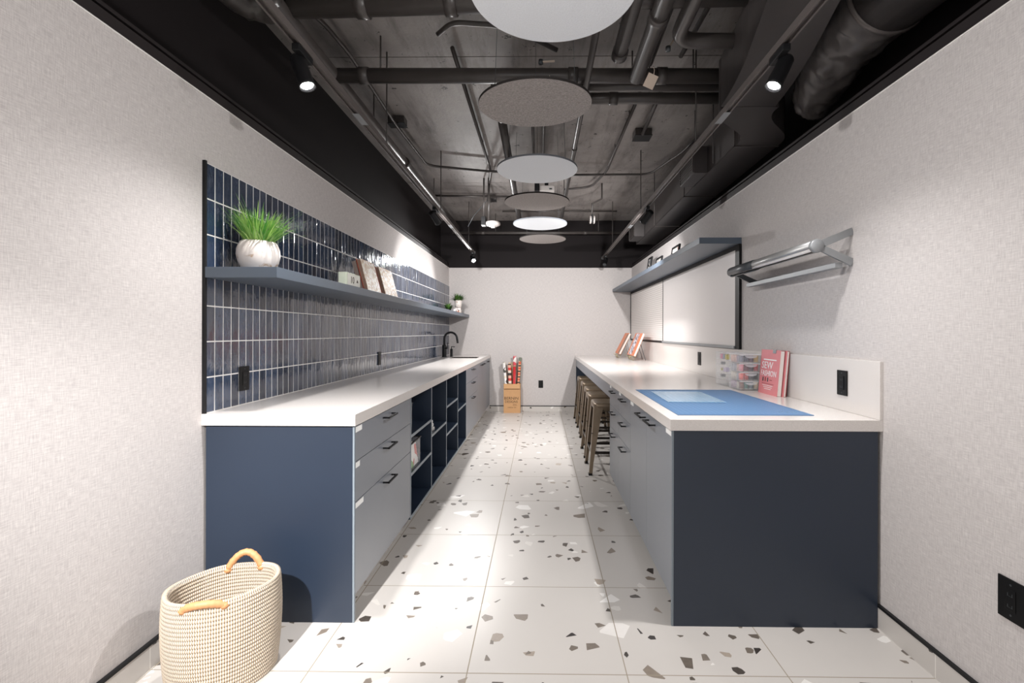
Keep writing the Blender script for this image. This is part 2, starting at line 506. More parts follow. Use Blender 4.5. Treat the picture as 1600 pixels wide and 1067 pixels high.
# thin bright line where the cloth is tucked
struct('trim_3', MB().box(XL, XL+0.003, YF, YB-0.003, Z_CLOTH-0.006, Z_CLOTH).box(XR-0.003, XR, YF, YB-0.003, Z_CLOTH-0.006, Z_CLOTH), M_GROUT, 'narrow pale edging where the cloth ends')
for nm, bx, mt in (('left', (XL, XL+0.012, YF, 2.085, 0, 0.092), M_TERR_X), ('right', (XR-0.012, XR, YF, 2.09, 0, 0.092), M_TERR_X), ('back', (XL+0.68, XR, YB-0.012, YB, 0, 0.082), M_TERR_Y)):
    o = struct('baseboard_'+nm, B(*bx), mt, 'terrazzo skirting with black metal edge on the %s wall' % nm)
    bx2 = (bx[0], bx[1]+(0.002 if nm == 'left' else 0), bx[2]-(0.002 if nm == 'back' else 0), bx[3], bx[5], bx[5]+0.012)
    if nm == 'right': bx2 = (bx[0]-0.002,) + bx2[1:]
    MB().box(*bx2).obj('edge_strip', M_BLACK, o)
o = struct('baseboard_knee_space', B(XR-0.012, XR, 4.0, YB-0.012, 0, 0.082), M_TERR_X, 'terrazzo skirting under the right worktop')
MB().box(XR-0.013, XR, 4.0, YB-0.012, 0.082, 0.094).obj('edge_strip', M_BLACK, o)

# ------------------------------------------------------------------ left run
HL, HR = 0.935, 0.92
FX = -0.835                      # left fronts
tb = thing('tiled_backsplash', 'blue glazed tile panel with white grout above the left worktop', 'backsplash', (XL, 2.072, HL))
MB().box(0.0006, 0.0085, 0.012, YB-2.072, 0, 2.065-HL).obj('grout', M_GROUT, tb)
MB().box(0.0004, 0.014, 0, 0.012, 0, 2.065-HL+0.006).obj('edge_strip', M_BLACK, tb)
mb = MB(); PW, PHt = 0.0575, (2.065-HL)/7
ny = int((YB-2.072-0.012)/PW)+1
for j in range(7):
    for i in range(ny):
        y0 = 0.013 + i*PW + 0.003; y1 = min(0.013 + (i+1)*PW - 0.003, YB-2.073); z0 = j*PHt + 0.003; z1 = (j+1)*PHt - 0.003
        if y1 - y0 < 0.01: continue
        d = [0.0105 + R.uniform(-0.0009, 0.0009) for _ in range(4)]; e = 0.0022
        vs = [(0.004,y0,z0),(0.004,y1,z0),(0.004,y1,z1),(0.004,y0,z1),
              (0.0088,y0,z0),(0.0088,y1,z0),(0.0088,y1,z1),(0.0088,y0,z1),
              (d[0],y0+e,z0+e),(d[1],y1-e,z0+e),(d[2],y1-e,z1-e),(d[3],y0+e,z1-e)]
        fs = [(8,9,10,11)] + [(a, (a+1)%4, 4+(a+1)%4, 4+a) for a in range(4)] + [(4+a, 4+(a+1)%4, 8+(a+1)%4, 8+a) for a in range(4)]
        mb.faces(vs, fs)
mb.obj('tile_field', M_TILE, tb)

# left worktop with a cut-out for the sink
cx1 = -0.822; SX0, SX1, SY0, SY1 = -1.30, -0.905, 6.62, 7.02
ct = MB()
yA, yE = 2.07, YB-0.001
xa = XL+0.0005
for (x0, x1, y0, y1) in ((xa, cx1, yA, SY0), (xa, cx1, SY1, yE), (xa, SX0, SY0, SY1), (SX1, cx1, SY0, SY1)):
    ct.box(x0, x1, y0, y1, HL-0.051, HL)
bmesh.ops.remove_doubles(ct.bm, verts=ct.bm.verts, dist=1e-5)
o = ct.obj('countertop', M_QUARTZ)
tag(o, 'long white quartz worktop on the left blue cabinets, with the sink', 'worktop')
o = B(-0.86, -0.84, 2.088, YB-0.004, HL-0.058, HL-0.0515).obj('worktop_batten', M_DKGREY)
o['label'] = 'thin dark batten under the left white worktop'; o['category'] = 'batten'

def pull(parent, x, y, z, side, L=0.15, dep=0.036):
    """bar handle: two arms and a bar, lying flat; side=+1 reaches towards +x"""
    h = MB()
    s1 = side
    for yy in (-L/2, L/2-0.009):
        h.box(min(0, s1*dep), max(0, s1*dep), yy, yy+0.009, -0.004, 0.004)
    h.box(min(s1*(dep-0.010), s1*dep), max(s1*(dep-0.010), s1*dep), -L/2, L/2, -0.0042, 0.0042)
    return h.obj('handle', M_BLACK, parent, (x, y, z), bevel=0.001)

def drawer_stack(name, y0, y1, zs, x, side, loc, label, body_depth, handles_y=None, strips=True, zbody=0.10, body_top=None, hz=0.03, Lh=0.15, end_panel=None):
    """zs: list of split heights top->bottom"""
    root = thing(name, label, 'cabinet', loc)
    ox, oy, oz = loc
    xb = x - side*0.02
    xo = x - side*body_depth
    body = MB(); body.box(min(xb, xo)-ox, max(xb, xo)-ox, y0-oy, y1-oy, zbody, body_top)
    body.obj('carcass', M_NAVY_IN, root)
    MB().box(min(x-side*0.07, x-side*0.085)-ox, max(x-side*0.07, x-side*0.085)-ox, y0-oy, y1-oy, 0, zbody).obj('toe_kick', M_NAVY_IN if side < 0 else M_TERR_X, root)
    for i in range(len(zs)-1):
        z1, z0 = zs[i], zs[i+1]
        yc = (y0+y1)/2
        d = MB().box(min(x, xb)-ox, max(x, xb)-ox, y0+0.0015-oy, y1-0.0015-oy, z0+0.0015, z1-0.0015).obj('drawer', M_FRONT, root, bevel=0.0008)
        pull(d, x-ox, (handles_y or yc)-oy, z1-hz, side, Lh)
        if strips:
            sx = (x-ox, x-ox+side*0.0008)
            w = (0.075, 0.05, 0.095)[i % 3]
            if side > 0: ya_, yb_ = y0+0.008, y0+0.008+w
            else: ya_, yb_ = y1-0.085, y1-0.01
            if side > 0 or i == 0:
                k = MB().box(min(sx), max(sx), ya_-oy, yb_-oy, z1-0.03, z1-0.006).obj('label_strip', M_WHITE, d)
                k['label'] = 'blank white label strip'
    return root

LT = HL-0.058
r = drawer_stack('drawer_cabinet', 2.098, 3.0, [LT, 0.715, 0.532, 0.112], FX, +1, (-1.17, 2.54, 0), 'grey-blue three drawer cabinet at the near end of the left worktop', 0.66, zbody=0.112, body_top=LT)
MB().box(-1.502+1.17, FX+0.001+1.17-0.005, 2.084-2.54, 2.0965-2.54, 0, LT).obj('end_panel', M_NAVY, r, bevel=0.0008)
MB().box(FX-0.004+1.17, FX+0.004+1.17, 2.084-2.54, 2.0975-2.54, 0, LT).obj('edge_banding', M_EDGE, r)

# open shelf unit
su = thing('open_shelf_unit', 'navy open shelving of four bays under the left worktop', 'shelf unit', (-1.17, 4.14, 0))
OX, OY = -1.17, 4.14
divs = [3.011, 3.59, 4.16, 4.735, 5.268]
for d_ in divs:
    MB().box(-1.495-OX, FX-0.001-OX, d_-0.0085-OY, d_+0.0085-OY, 0.112, LT).obj('side_panel', M_NAVY_IN, su)
    MB().box(FX-0.001-OX, FX+0.001-OX, d_-0.0088-OY, d_+0.0088-OY, 0.112, LT).obj('edge_banding', M_EDGE, su)
MB().box(-1.50-OX, -1.4955-OX, 3.003-OY, 5.276-OY, 0.112, LT).obj('back_panel', M_NAVY_IN, su)
MB().box(-1.495-OX, FX-0.001-OX, 3.003-OY, 5.276-OY, 0.094, 0.1115).obj('bottom_panel', M_NAVY_IN, su)
MB().box(FX-0.001-OX, FX+0.001-OX, 3.003-OY, 5.276-OY, 0.0935, 0.1118).obj('edge_banding', M_EDGE, su)
MB().box(FX-0.085-OX, FX-0.07-OX, 3.003-OY, 5.276-OY, 0, 0.0935).obj('toe_kick', M_TERR_X, su)
for b_, zz in ((0, 0.635), (0, 0.385), (1, 0.51), (2, 0.64), (2, 0.39), (3, 0.51)):
    s_ = MB().box(-1.495-OX, FX-0.004-OX, divs[b_]+0.009-OY, divs[b_+1]-0.009-OY, zz-0.018, zz).obj('shelf_board', M_NAVY_IN, su)
    MB().box(FX-0.004-OX, FX+0.0005-OX, divs[b_]+0.009-OY, divs[b_+1]-0.009-OY, zz-0.0182, zz+0.0002).obj('edge_banding', M_EDGE, s_)
drawer_stack('drawer_cabinet', 5.279, 6.218, [LT, 0.715, 0.532, 0.112], FX, +1, (-1.17, 5.75, 0), 'grey-blue three drawer cabinet beyond the open shelves', 0.66, strips=False, zbody=0.112, body_top=LT)

def door_cabinet(y0, y1, seams, x, side, loc, label, body_depth, top, handle_ys, strips=(), zb=0.112, hz=0.035, mat_toe=None, ctop=None):
    root = thing('door_cabinet', label, 'cabinet', loc); ox, oy, _ = loc
    xb, xo = x - side*0.02, x - side*body_depth
    MB().box(min(xb, xo)-ox, max(xb, xo)-ox, y0-oy, y1-oy, zb, ctop or top).obj('carcass', M_NAVY_IN, root)
    MB().box(min(x-side*0.07, x-side*0.085)-ox, max(x-side*0.07, x-side*0.085)-ox, y0-oy, y1-oy, 0, zb).obj('toe_kick', mat_toe or M_TERR_X, root)
    ed = [y0] + list(seams) + [y1]
    for i in range(len(ed)-1):
        d = MB().box(min(x, xb)-ox, max(x, xb)-ox, ed[i]+0.0015-oy, ed[i+1]-0.0015-oy, zb+0.0015, top-0.0015).obj('door', M_FRONT, root, bevel=0.0008)
        pull(d, x-ox, handle_ys[i]-oy, top-hz, side)
        if i in strips:
            k = MB().box(min(x-ox, x-ox+side*0.0008), max(x-ox, x-ox+side*0.0008), (ed[i]+0.006 if i == 0 else ed[i+1]-0.1)-oy, (ed[i]+0.1 if i == 0 else ed[i+1]-0.006)-oy, top-0.032, top-0.004).obj('label_strip', M_WHITE, d)
            k['label'] = 'blank white label strip'
    return root
door_cabinet(6.221, 7.22, (6.72,), FX, +1, (-1.17, 6.72, 0), 'two door sink cabinet under the left worktop', 0.64, LT, (6.60, 6.84), ctop=HL-0.215)
door_cabinet(7.223, YB-0.006, (), FX, +1, (-1.17, 7.47, 0), 'narrow one door cabinet against the end wall, past the sink cabinet', 0.64, LT, (7.36,))

# sink and faucet
sk = thing('sink', 'dark undermount sink let into the left worktop', 'sink', ((SX0+SX1)/2, (SY0+SY1)/2, HL-0.2))
hx, hy = (SX1-SX0)/2, (SY1-SY0)/2
bs = MB()
g_ = 0.0008; w_ = 0.006
bs.box(-hx+g_, hx-g_, -hy+g_, hy-g_, 0, 0.004)
bs.box(-hx+g_, -hx+w_, -hy+g_, hy-g_, 0.004, 0.198); bs.box(hx-w_, hx-g_, -hy+g_, hy-g_, 0.004, 0.198)
bs.box(-hx+w_, hx-w_, -hy+g_, -hy+w_, 0.004, 0.198); bs.box(-hx+w_, hx-w_, hy-w_, hy-g_, 0.004, 0.198)
bs.obj('basin', M_STEEL, sk)
MB().lathe([(0.001, 0.008), (0.04, 0.008), (0.045, 0.0042)], seg=20).obj('drain', M_DKGREY, sk)
fc = thing('faucet', 'black gooseneck faucet standing behind the sink', 'faucet', (-1.425, 6.93, HL))
MB().lathe([(0.001,0.0),(0.038,0.0),(0.038,0.008),(0.032,0.012),(0.031,0.17),(0.024,0.18),(0.001,0.182)], seg=24).obj('body', M_BLACK, fc)
arc = [(0,0,0.15), (0,0,0.27)] + [(0.095-0.095*math.cos(a), 0, 0.27+0.095*math.sin(a)) for a in [PI*k/12 for k in range(1, 12)]] + [(0.196, 0, 0.235)]
MB().tube(arc, 0.0155, seg=14).obj('spout', M_BLACK, fc)
MB().tube([(0.194,0,0.245),(0.199,0,0.205)], 0.0155, seg=14).obj('spray_head', M_BLACK, fc)
lv = MB(); lv.tube([(0.018,-0.02,0.13),(0.055,-0.03,0.135)], 0.013, seg=12); lv.tube([(0.05,-0.029,0.135),(0.056,-0.033,0.215)], 0.006, seg=10); lv.obj('lever', M_BLACK, fc)
sd = thing('soap_dispenser', 'short black soap dispenser beside the faucet', 'soap dispenser', (-1.335, 7.02, HL))
MB().lathe([(0.001,0),(0.022,0),(0.022,0.006),(0.02,0.01),(0.02,0.11),(0.012,0.12),(0.001,0.121)], seg=20).obj('bottle', M_BLACK, sd)
MB().tube([(0,0,0.12),(0,0,0.15),(0.05,0,0.148)], 0.006, seg=8).obj('pump', M_BLACK, sd)

# floating shelf left
fs_ = B(XL+0.0125, -1.176, 2.072, YB-0.002, 1.545, 1.593).obj('floating_shelf', M_SHELF, bevel=0.001)
tag(fs_, 'long blue-grey floating shelf across the blue tiles on the left', 'shelf')
ST = 1.593

# outlets
def outlet(label, loc, rotz, rot=None, w=0.075, h=0.122, kind='slot'):
    """plate in local xz-plane facing -y"""
    t_ = thing('wall_outlet', label, 'outlet', loc, rotz)
    MB().box(-w/2, w/2, -0.006, 0, -h/2, h/2).obj('cover_plate', M_BLACKPL, t_, bevel=0.0015)
    MB().box(-0.0165, 0.0165, -0.0085, -0.0062, -0.034, 0.034).obj('receptacle', M_BLACKPL, t_, bevel=0.001)
    for zz in (-0.018, 0.018):
        sl = MB(); sl.box(-0.009, 0.009, -0.0088, -0.0086, zz-0.0055, zz-0.0045); sl.box(-0.008, -0.006, -0.0088, -0.0086, zz-0.0045, zz+0.004); sl.box(0.006, 0.008, -0.0088, -0.0086, zz-0.0045, zz+0.004)
        sl.obj('socket', M_DKGREY, t_)
    for zz in (-0.048, 0.048):
        MB().lathe([(0.0005, 0), (0.0035, 0)], seg=10, T=Matrix.Translation((0, -0.0063, zz)) @ Matrix.Rotation(PI/2, 4, 'X')).obj('screw', M_DKGREY, t_)
    return t_
outlet('black outlet on the blue tiles near the left worktop end', (XL+0.0115, 2.35, 1.067), PI/2)
outlet('black outlet on the blue tiles halfway along the left worktop', (XL+0.0115, 4.345, 1.057), PI/2)
outlet('black outlet in the white splashback near the pink book', (XR-0.0165, 2.32, 1.058), -PI/2)
outlet('black outlet in the white splashback under the whiteboard', (XR-0.0165, 4.39, 1.062), -PI/2)
outlet('black outlet low on the cloth end wall, right of the box', (0.011, YB-0.0005, 0.449), 0)
outlet('black outlet low on the right cloth wall near the skirting', (XR-0.0005, 1.508, 0.452), -PI/2, w=0.085, h=0.132)

# ------------------------------------------------------------------ right run
RX = 0.59; RT = HR-0.051
o = B(0.575, XR-0.0005, 2.07, YB-0.001, HR-0.05, HR).obj('countertop', M_QUARTZ, bevel=0.0015)
tag(o, 'long white quartz worktop on the right, carrying the blue mat', 'worktop')
o = B(XR-0.0155, XR-0.0005, 2.07, YB-0.001, HR+0.0005, 1.177).obj('splashback', M_QUARTZ, bevel=0.001)
tag(o, 'low white quartz splashback behind the right worktop', 'splashback')
r = door_cabinet(2.098, 3.06, (2.6,), RX, -1, (1.04, 2.58, 0), 'two door cabinet with navy end panel, right worktop near end', 0.90, RT, (2.47, 2.69), strips=(0,1), mat_toe=M_NAVY_IN, hz=0.04)
MB().box(RX+0.0045-1.04, 1.492-1.04, 2.083-2.58, 2.0965-2.58, 0, RT).obj('end_panel', M_NAVY_IN, r, bevel=0.0008)
MB().box(RX-0.004-1.04, RX+0.004-1.04, 2.083-2.58, 2.0975-2.58, 0, RT).obj('edge_banding', M_EDGE, r)
drawer_stack('drawer_cabinet', 3.062, 3.508, [RT, 0.70, 0.525, 0.112], RX, -1, (1.04, 3.28, 0), 'slim three drawer cabinet beside the two door cabinet on the right', 0.90, zbody=0.112, body_top=RT, hz=0.042, Lh=0.14)
drawer_stack('drawer_cabinet', 3.51, 3.965, [RT, 0.70, 0.525, 0.112], RX, -1, (1.04, 3.73, 0), 'slim three drawer cabinet next to the stools', 0.90, zbody=0.112, body_top=RT, hz=0.042, Lh=0.14)
kp = thing('knee_space_apron', 'dark apron and leg panels under the far right worktop', 'apron', (0.6, 5.8, 0))
MB().box(-0.01, 0.01, 3.97-5.8, YB-0.03-5.8, 0.752, RT).obj('apron_board', M_FRONT, kp)
MB().box(-0.009, 0.88, YB-0.028-5.8, YB-0.0125-5.8, 0, RT).obj('leg_panel', M_NAVY_IN, kp)

# stools
def leg_L(dx, dy, zt, top, foot, wt, wb, th=0.004):
    rings = []
    for k in range(7):
        s_ = k/6; a = top + (foot-top)*s_; w = wt + (wb-wt)*min(1, s_*1.15)**0.8; z = zt*(1-s_)
        P = [(a, a), (a-w, a), (a-w, a-th), (a-th, a-th), (a-th, a-w), (a, a-w)]
        rings.append([(dx*p[0], dy*p[1], z) for p in P])
    return MB().loft(rings)
st = thing('metal_stool', 'bronze metal stool nearest the drawers, tucked under the right worktop', 'stool', (0, 0, 0), 0, 'metal stools under the right worktop')
seat = MB()
def rsq(h, rad, z, n=5):
    out = []
    for q, (sx, sy) in enumerate(((1,1),(-1,1),(-1,-1),(1,-1))):
        for k in range(n):
            a = q*PI/2 + (PI/2)*k/(n-1)
            out.append((sx*(h-rad)+rad*math.cos(a), sy*(h-rad)+rad*math.sin(a), z))
    return out
seat.loft([rsq(0.153,0.035,0.595), rsq(0.155,0.035,0.63), rsq(0.150,0.034,0.645), rsq(0.140,0.034,0.650), rsq(0.10,0.03,0.645), rsq(0.02,0.012,0.643)], None, True)
seat.obj('seat', M_BRONZE, st)
for dx, dy in ((1,1),(-1,1),(-1,-1),(1,-1)):
    l = leg_L(dx, dy, 0.628, 0.152, 0.205, 0.085, 0.03).obj('leg', M_BRONZE, st)
    MB().box(min(dx*0.176, dx*0.208), max(dx*0.176, dx*0.208), min(dy*0.176, dy*0.208), max(dy*0.176, dy*0.208), 0, 0.02).obj('foot_cap', M_BLACKPL, l)
br = MB()
a = 0.152 + (0.205-0.152)*(1-0.2/0.628)-0.004
for q in range(4):
    T = Matrix.Rotation(q*PI/2, 4, 'Z')
    br.box(-a, a, a-0.004, a, 0.19, 0.215, None, T)
br.obj('foot_rail', M_BRONZE_DK, st)
br = MB()
for q in (PI/4, -PI/4):
    br.box(-0.25, 0.25, -0.008, 0.008, 0.375, 0.38, None, Matrix.Rotation(q, 4, 'Z'))
br.obj('cross_brace', M_BRONZE_DK, st)
feet = [(0.447, 4.264), (0.457, 4.858), (0.487, 5.397), (0.50, 6.02), (0.507, 6.70)]
labs = ['bronze metal stool nearest the drawers, tucked under the right worktop', 'second bronze metal stool from the drawers under the right worktop',
        'third of the five bronze stools, halfway along the knee space', 'bronze metal stool next to the farthest one by the end wall', 'farthest bronze metal stool, closest to the end wall']
for i, (fx, fy) in enumerate(feet):
    loc = (fx+0.205, fy+0.205, 0)
    if i == 0: st.location = loc; st['label'] = labs[0]
    else: dup(st, loc, label=labs[i])

# right shelf, boards
SR = 2.016
o = B(1.19, XR-0.0005, 3.517, YB-0.002, 1.97, SR).obj('floating_shelf', M_SHELF, bevel=0.001)
tag(o, 'blue-grey floating shelf above the whiteboard on the right', 'shelf')
wb = thing('whiteboard', 'large plain whiteboard in black frame under the right shelf', 'whiteboard', (XR, 4.6, 1.18))
def bd(y0, y1, root, mt, nm, leftw, rightw):
    o_ = MB().box(-0.013, -0.001, y0+leftw-4.6 if nm == 'panel' else y0+leftw-6.7, y1-rightw-4.6 if nm == 'panel' else y1-rightw-6.7, 0.022, 0.755)
    return o_.obj('writing_panel' if nm == 'panel' else 'grooved_panel', mt, root)
bd(3.515, 5.70, wb, M_BOARD, 'panel', 0.073, 0.0)
f_ = MB()
f_.box(-0.02, -0.0005, 3.515-4.6, 3.587-4.6, 0, 0.788); f_.box(-0.02, -0.0005, 3.5875-4.6, 5.7-4.6, 0.755, 0.788)
f_.box(-0.016, -0.0005, 5.7-4.6, 5.716-4.6, 0, 0.788)
f_.obj('frame', M_BLACKPL, wb)
MB().box(-0.03, -0.0005, 3.5875-4.6, 5.7-4.6, 0.0, 0.0215).obj('pen_tray', M_ALUGREY, wb, bevel=0.002)
lb = thing('letter_board', 'white letter board with fine grooves beside the whiteboard', 'letter board', (XR, 6.7, 1.18))
bd(5.717, YB-0.002, lb, M_LETTER, 'letter', 0.0, 0.022)
f_ = MB(); f_.box(-0.02, -0.0005, 5.7175-6.7, YB-0.002-6.7, 0.755, 0.788); f_.box(-0.02, -0.0005, 5.7175-6.7, YB-0.002-6.7, 0, 0.0215); f_.box(-0.02, -0.0005, YB-0.024-6.7, YB-0.002-6.7, 0.022, 0.755)
f_.obj('frame', M_BLACK, lb)

# photo frames on the right shelf
M_PH = [picture('photo_print_a', [srgb(200,196,190), srgb(110,110,112), srgb(60,58,58), srgb(220,216,212)], 14, 1),
        picture('photo_print_b', [srgb(190,186,182), srgb(210,206,202), srgb(170,166,162)], 10, 3),
        picture('photo_print_c', [srgb(214,208,200), srgb(160,110,100), srgb(150,150,160), srgb(225,220,215)], 13, 6)]
for i, (yc, w, h, lab) in enumerate(((6.12, 0.20, 0.27, 'tall black photo frame on the right shelf, farthest back'), (5.61, 0.27, 0.19, 'black photo frame in the middle on the right shelf'), (4.93, 0.27, 0.20, 'black photo frame on the right shelf, nearest'))):
    pf = thing('photo_frame', lab, 'photo frame', (1.40, yc, SR), 0, 'photo frames on the right shelf')
    T = Matrix.Rotation(math.radians(9), 4, 'Y')
    fr = MB(); b_ = 0.02
    for (y0, y1, z0, z1) in ((-w/2, w/2, 0, b_), (-w/2, w/2, h-b_, h), (-w/2, -w/2+b_, b_, h-b_), (w/2-b_, w/2, b_, h-b_)):
        fr.box(-0.012, 0.006, y0, y1, z0, z1, None, T)
    fr.obj('frame', M_BLACK, pf)
    MB().box(-0.004, 0.002, -w/2+b_, w/2-b_, b_, h-b_, None, T).obj('photo', M_PH[i], pf)
    MB().box(0.0, 0.004, -0.02, 0.02, 0, h*0.7, None, Matrix.Translation((0.075, 0, 0)) @ Matrix.Rotation(math.radians(-22), 4, 'Y')).obj('easel_back', M_BLACK, pf)

# wall lamp (tubular, on two brackets)
wl = thing('wall_lamp', 'silver tubular work lamp on brackets high on the right wall', 'lamp', (XR, 2.27, 1.64))
def arm(p0, p1, w0, w1, y0, y1, mb):
    (x0, z0), (x1, z1) = p0, p1
    d = Vector((x1-x0, 0, z1-z0)).normalized(); n_ = Vector((-d.z, 0, d.x))
    a0, a1 = Vector((x0, 0, z0)), Vector((x1, 0, z1))
    A = [a0-n_*w0/2, a0+n_*w0/2, a1+n_*w1/2, a1-n_*w1/2]
    mb.loft([[(p.x, y0, p.z) for p in A], [(p.x, y1, p.z) for p in A]])
for k, (ya, mt, nm) in enumerate(((0, M_ALUGREY, 'bracket'), (0.985, M_DKGREY, 'bracket'))):
    b_ = MB()
    arm((-0.001, 0.155), (-0.172, 0.083), 0.034, 0.036, ya, ya+0.012, b_)
    arm((-0.001, 0.003), (-0.172, 0.083), 0.036, 0.030, ya, ya+0.012, b_)
    T = Matrix.Translation((-0.172, ya-0.006, 0.083)) @ Matrix.Rotation(-PI/2, 4, 'X')
    b_.lathe([(0.001,0),(0.030,0),(0.033,0.004),(0.033,0.022),(0.001,0.022)], seg=28, T=T)
    b_.obj(nm, mt, wl)
hood = MB()
def arcseg(r0, a0, a1, n=12): return [(-0.172+r0*math.cos(a0+(a1-a0)*k/n), 0.083+r0*math.sin(a0+(a1-a0)*k/n)) for k in range(n+1)]
P = arcseg(0.032, math.radians(-60), math.radians(200)) + arcseg(0.029, math.radians(200), math.radians(-60))
hood.loft([[(x, 0.012, z) for x, z in P], [(x, 0.985, z) for x, z in P]], None, True)
hood.obj('lamp_hood', M_CHROME, wl)
MB().tube([(-0.176, 0.013, 0.078), (-0.176, 0.984, 0.078)], 0.017, seg=16).obj('lamp_tube', plain('white_lamp_tube', srgb(226,222,220), 0.3), wl)
P2 = arcseg(0.0345, math.radians(-110), math.radians(225)) + arcseg(0.0325, math.radians(225), math.radians(-110))
hd = MB(); hd.loft([[(x, 0.64, z) for x, z in P2], [(x, 1.005, z) for x, z in P2]], None, True); hd.obj('ballast_cover', M_DKGREY, wl)
MB().box(-0.080, -0.042, 0.0125, 0.9845, -0.022, 0.004).obj('lower_rail', M_ALUGREY, wl, bevel=0.002)

# cutting mat and ruler
cm = B(-0.3135, 0.3135, -0.477, 0.477, 0, 0.003).obj('cutting_mat', M_MAT, None, (0.952, 2.652, HR+0.0003))
tag(cm, 'large blue gridded cutting mat on the near end of the right worktop', 'cutting mat')
tx = text('24 x 36', 0.03, M_RULER, cm, (0.23, -0.40, 0.0033), (0, 0, 0))
rl = B(-0.155, 0.155, -0.225, 0.225, 0, 0.003).obj('quilting_ruler', M_RULER, None, (0.858, 2.775, HR+0.0045))
rl.rotation_euler = (0, 0, -0.03)
tag(rl, 'clear pale blue quilting ruler lying on the blue cutting mat', 'ruler')

# books on the right worktop
def leaning_book(name, label, y0, y1, xb, h, th, lean, cover, letters=False):
    b_ = thing(name, label, 'book', (xb, (y0+y1)/2, HR))
    w = y1-y0; T = Matrix.Rotation(lean, 4, 'Y')
    MB().box(0, 0.002, -w/2, w/2, 0, h, None, T).obj('front_cover', cover, b_)
    MB().box(0.0022, th-0.0022, -w/2+0.003, w/2-0.006, 0.003, h-0.004, None, T).obj('page_block', M_PAGES, b_)
    c_ = MB(); c_.box(th-0.002, th, -w/2, w/2, 0, h, None, T); c_.box(0, th, w/2-0.003, w/2, 0, h, None, T)
    c_.obj('back_cover', M_RED, b_)
    if letters:
        rot = (Matrix.Rotation(lean, 4, 'Y') @ Matrix(((0,0,-1,0),(-1,0,0,0),(0,1,0,0),(0,0,0,1)))).to_euler()
        def pos(yy, zz): return T @ Vector((-0.0006, yy, zz))
        for s_, sz, zz, yy, sx in (('SEW', 0.062, 0.178, 0.028, 1.15), ('FASHION', 0.050, 0.128, 0.005, 0.95)):
            text(s_, sz, M_WHITE, b_, pos(yy, zz), rot, sx=sx)
        ic = MB()
        for k, cl in enumerate((M_DKGREY, M_RED, M_DKGREY)):
            ic.box(-0.0006, -0.0001, 0.075-k*0.03-0.014, 0.075-k*0.03, 0.078, 0.104, cl, T)
        ic.box(-0.0006, -0.0001, -0.045, -0.015, 0.088, 0.092, M_RED, T)
        ic.box(-0.0006, -0.0001, -0.08, 0.08, 0.212, 0.219, M_WHITE, T)
        for k in range(4): ic.box(-0.0006, -0.0001, -0.07+0.01*k, 0.08-0.012*k, 0.064-k*0.011, 0.067-k*0.011, M_RED if k < 1 else M_WHITE, T)
        ic.obj('cover_print', M_WHITE, b_)
        MB().box(-0.004, 0.003, -0.07, -0.035, h-0.02, h+0.004, None, T).obj('metal_clip', M_ALUGREY, b_)
    return b_
leaning_book('sewing_book', 'pink sewing book leaning on the white splashback, front one', 2.815, 3.055, 1.415, 0.278, 0.028, math.radians(5), M_PINK, True)
leaning_book('sewing_book', 'dark red backed book behind the pink sewing book', 2.80, 3.04, 1.446, 0.276, 0.016, math.radians(5), M_PINK)

# clear drawer boxes with thread
def organiser(label, loc, w, d, h, tiers, mat):
    b_ = thing('plastic_organiser', label, 'storage box', loc)
    sh = MB(); e = 0.002
    sh.box(0, e, 0, d, 0, h); sh.box(w-e, w, 0, d, 0, h); sh.box(0, w, 0, d, 0, e); sh.box(0, w, d-e, d, 0, h)
    sh.obj('shell', mat, b_)
    MB().box(-0.002, w+0.002, -0.002, d+0.002, h, h+0.006).obj('lid', M_FROST, b_, bevel=0.002)
    th = h/tiers
    for k in range(tiers):
        dr = MB(); z0 = k*th+0.004
        dr.box(0.004, w-0.004, 0.001, 0.003, z0, z0+th*0.82); dr.box(0.004, w-0.004, 0.003, d-0.006, z0, z0+0.002)
        dr.box(0.004, 0.006, 0.003, d-0.006, z0, z0+th*0.82)
        dd = dr.obj('drawer', M_CLEAR, b_)
        hm = MB(); n = 10
        pa = [(w*0.5-0.038*math.cos(PI*q/n), 0.0, z0+th*0.82-0.016*math.sin(PI*q/n)) for q in range(n+1)]
        hm.loft([[(p[0], -0.012, p[2]) for p in pa], [(p[0], 0.001, p[2]) for p in pa]], None, False)
        hm.obj('pull_tab', M_FROST, dd)
        MB().box(0.0, w, 0.0, 0.004, z0+th*0.86, z0+th*0.98).obj('tier_rim', M_FROST, b_)
    return b_
ob = (1.325, 3.12, HR)
organiser('clear four tier organiser full of coloured thread, beside the books', ob, 0.142, 0.185, 0.236, 4, M_CLEAR)
organiser('clear organiser with pale contents, farther from the pink book', (1.325, 3.345, HR), 0.142, 0.20, 0.236, 5, M_CLEAR)
cols = [('grey', (120,126,138)), ('navy', (44,52,70)), ('plum', (86,54,72)), ('ochre', (206,166,96)),
        ('pink', (222,150,160)), ('maroon', (92,40,52)), ('dark purple', (64,40,58)), ('red', (196,70,72)),
        ('coral', (230,118,108)), ('brick red', (186,76,66)), ('slate', (76,84,86)), ('black', (34,36,38)),
        ('brown', (130,100,88)), ('teal', (58,116,110)), ('steel blue', (104,126,136)), ('cream', (216,196,170))]
spool0 = None
M_SP = plain('spool_core', srgb(220,214,205), 0.6)
tn = ['bottom', 'second', 'third', 'top']
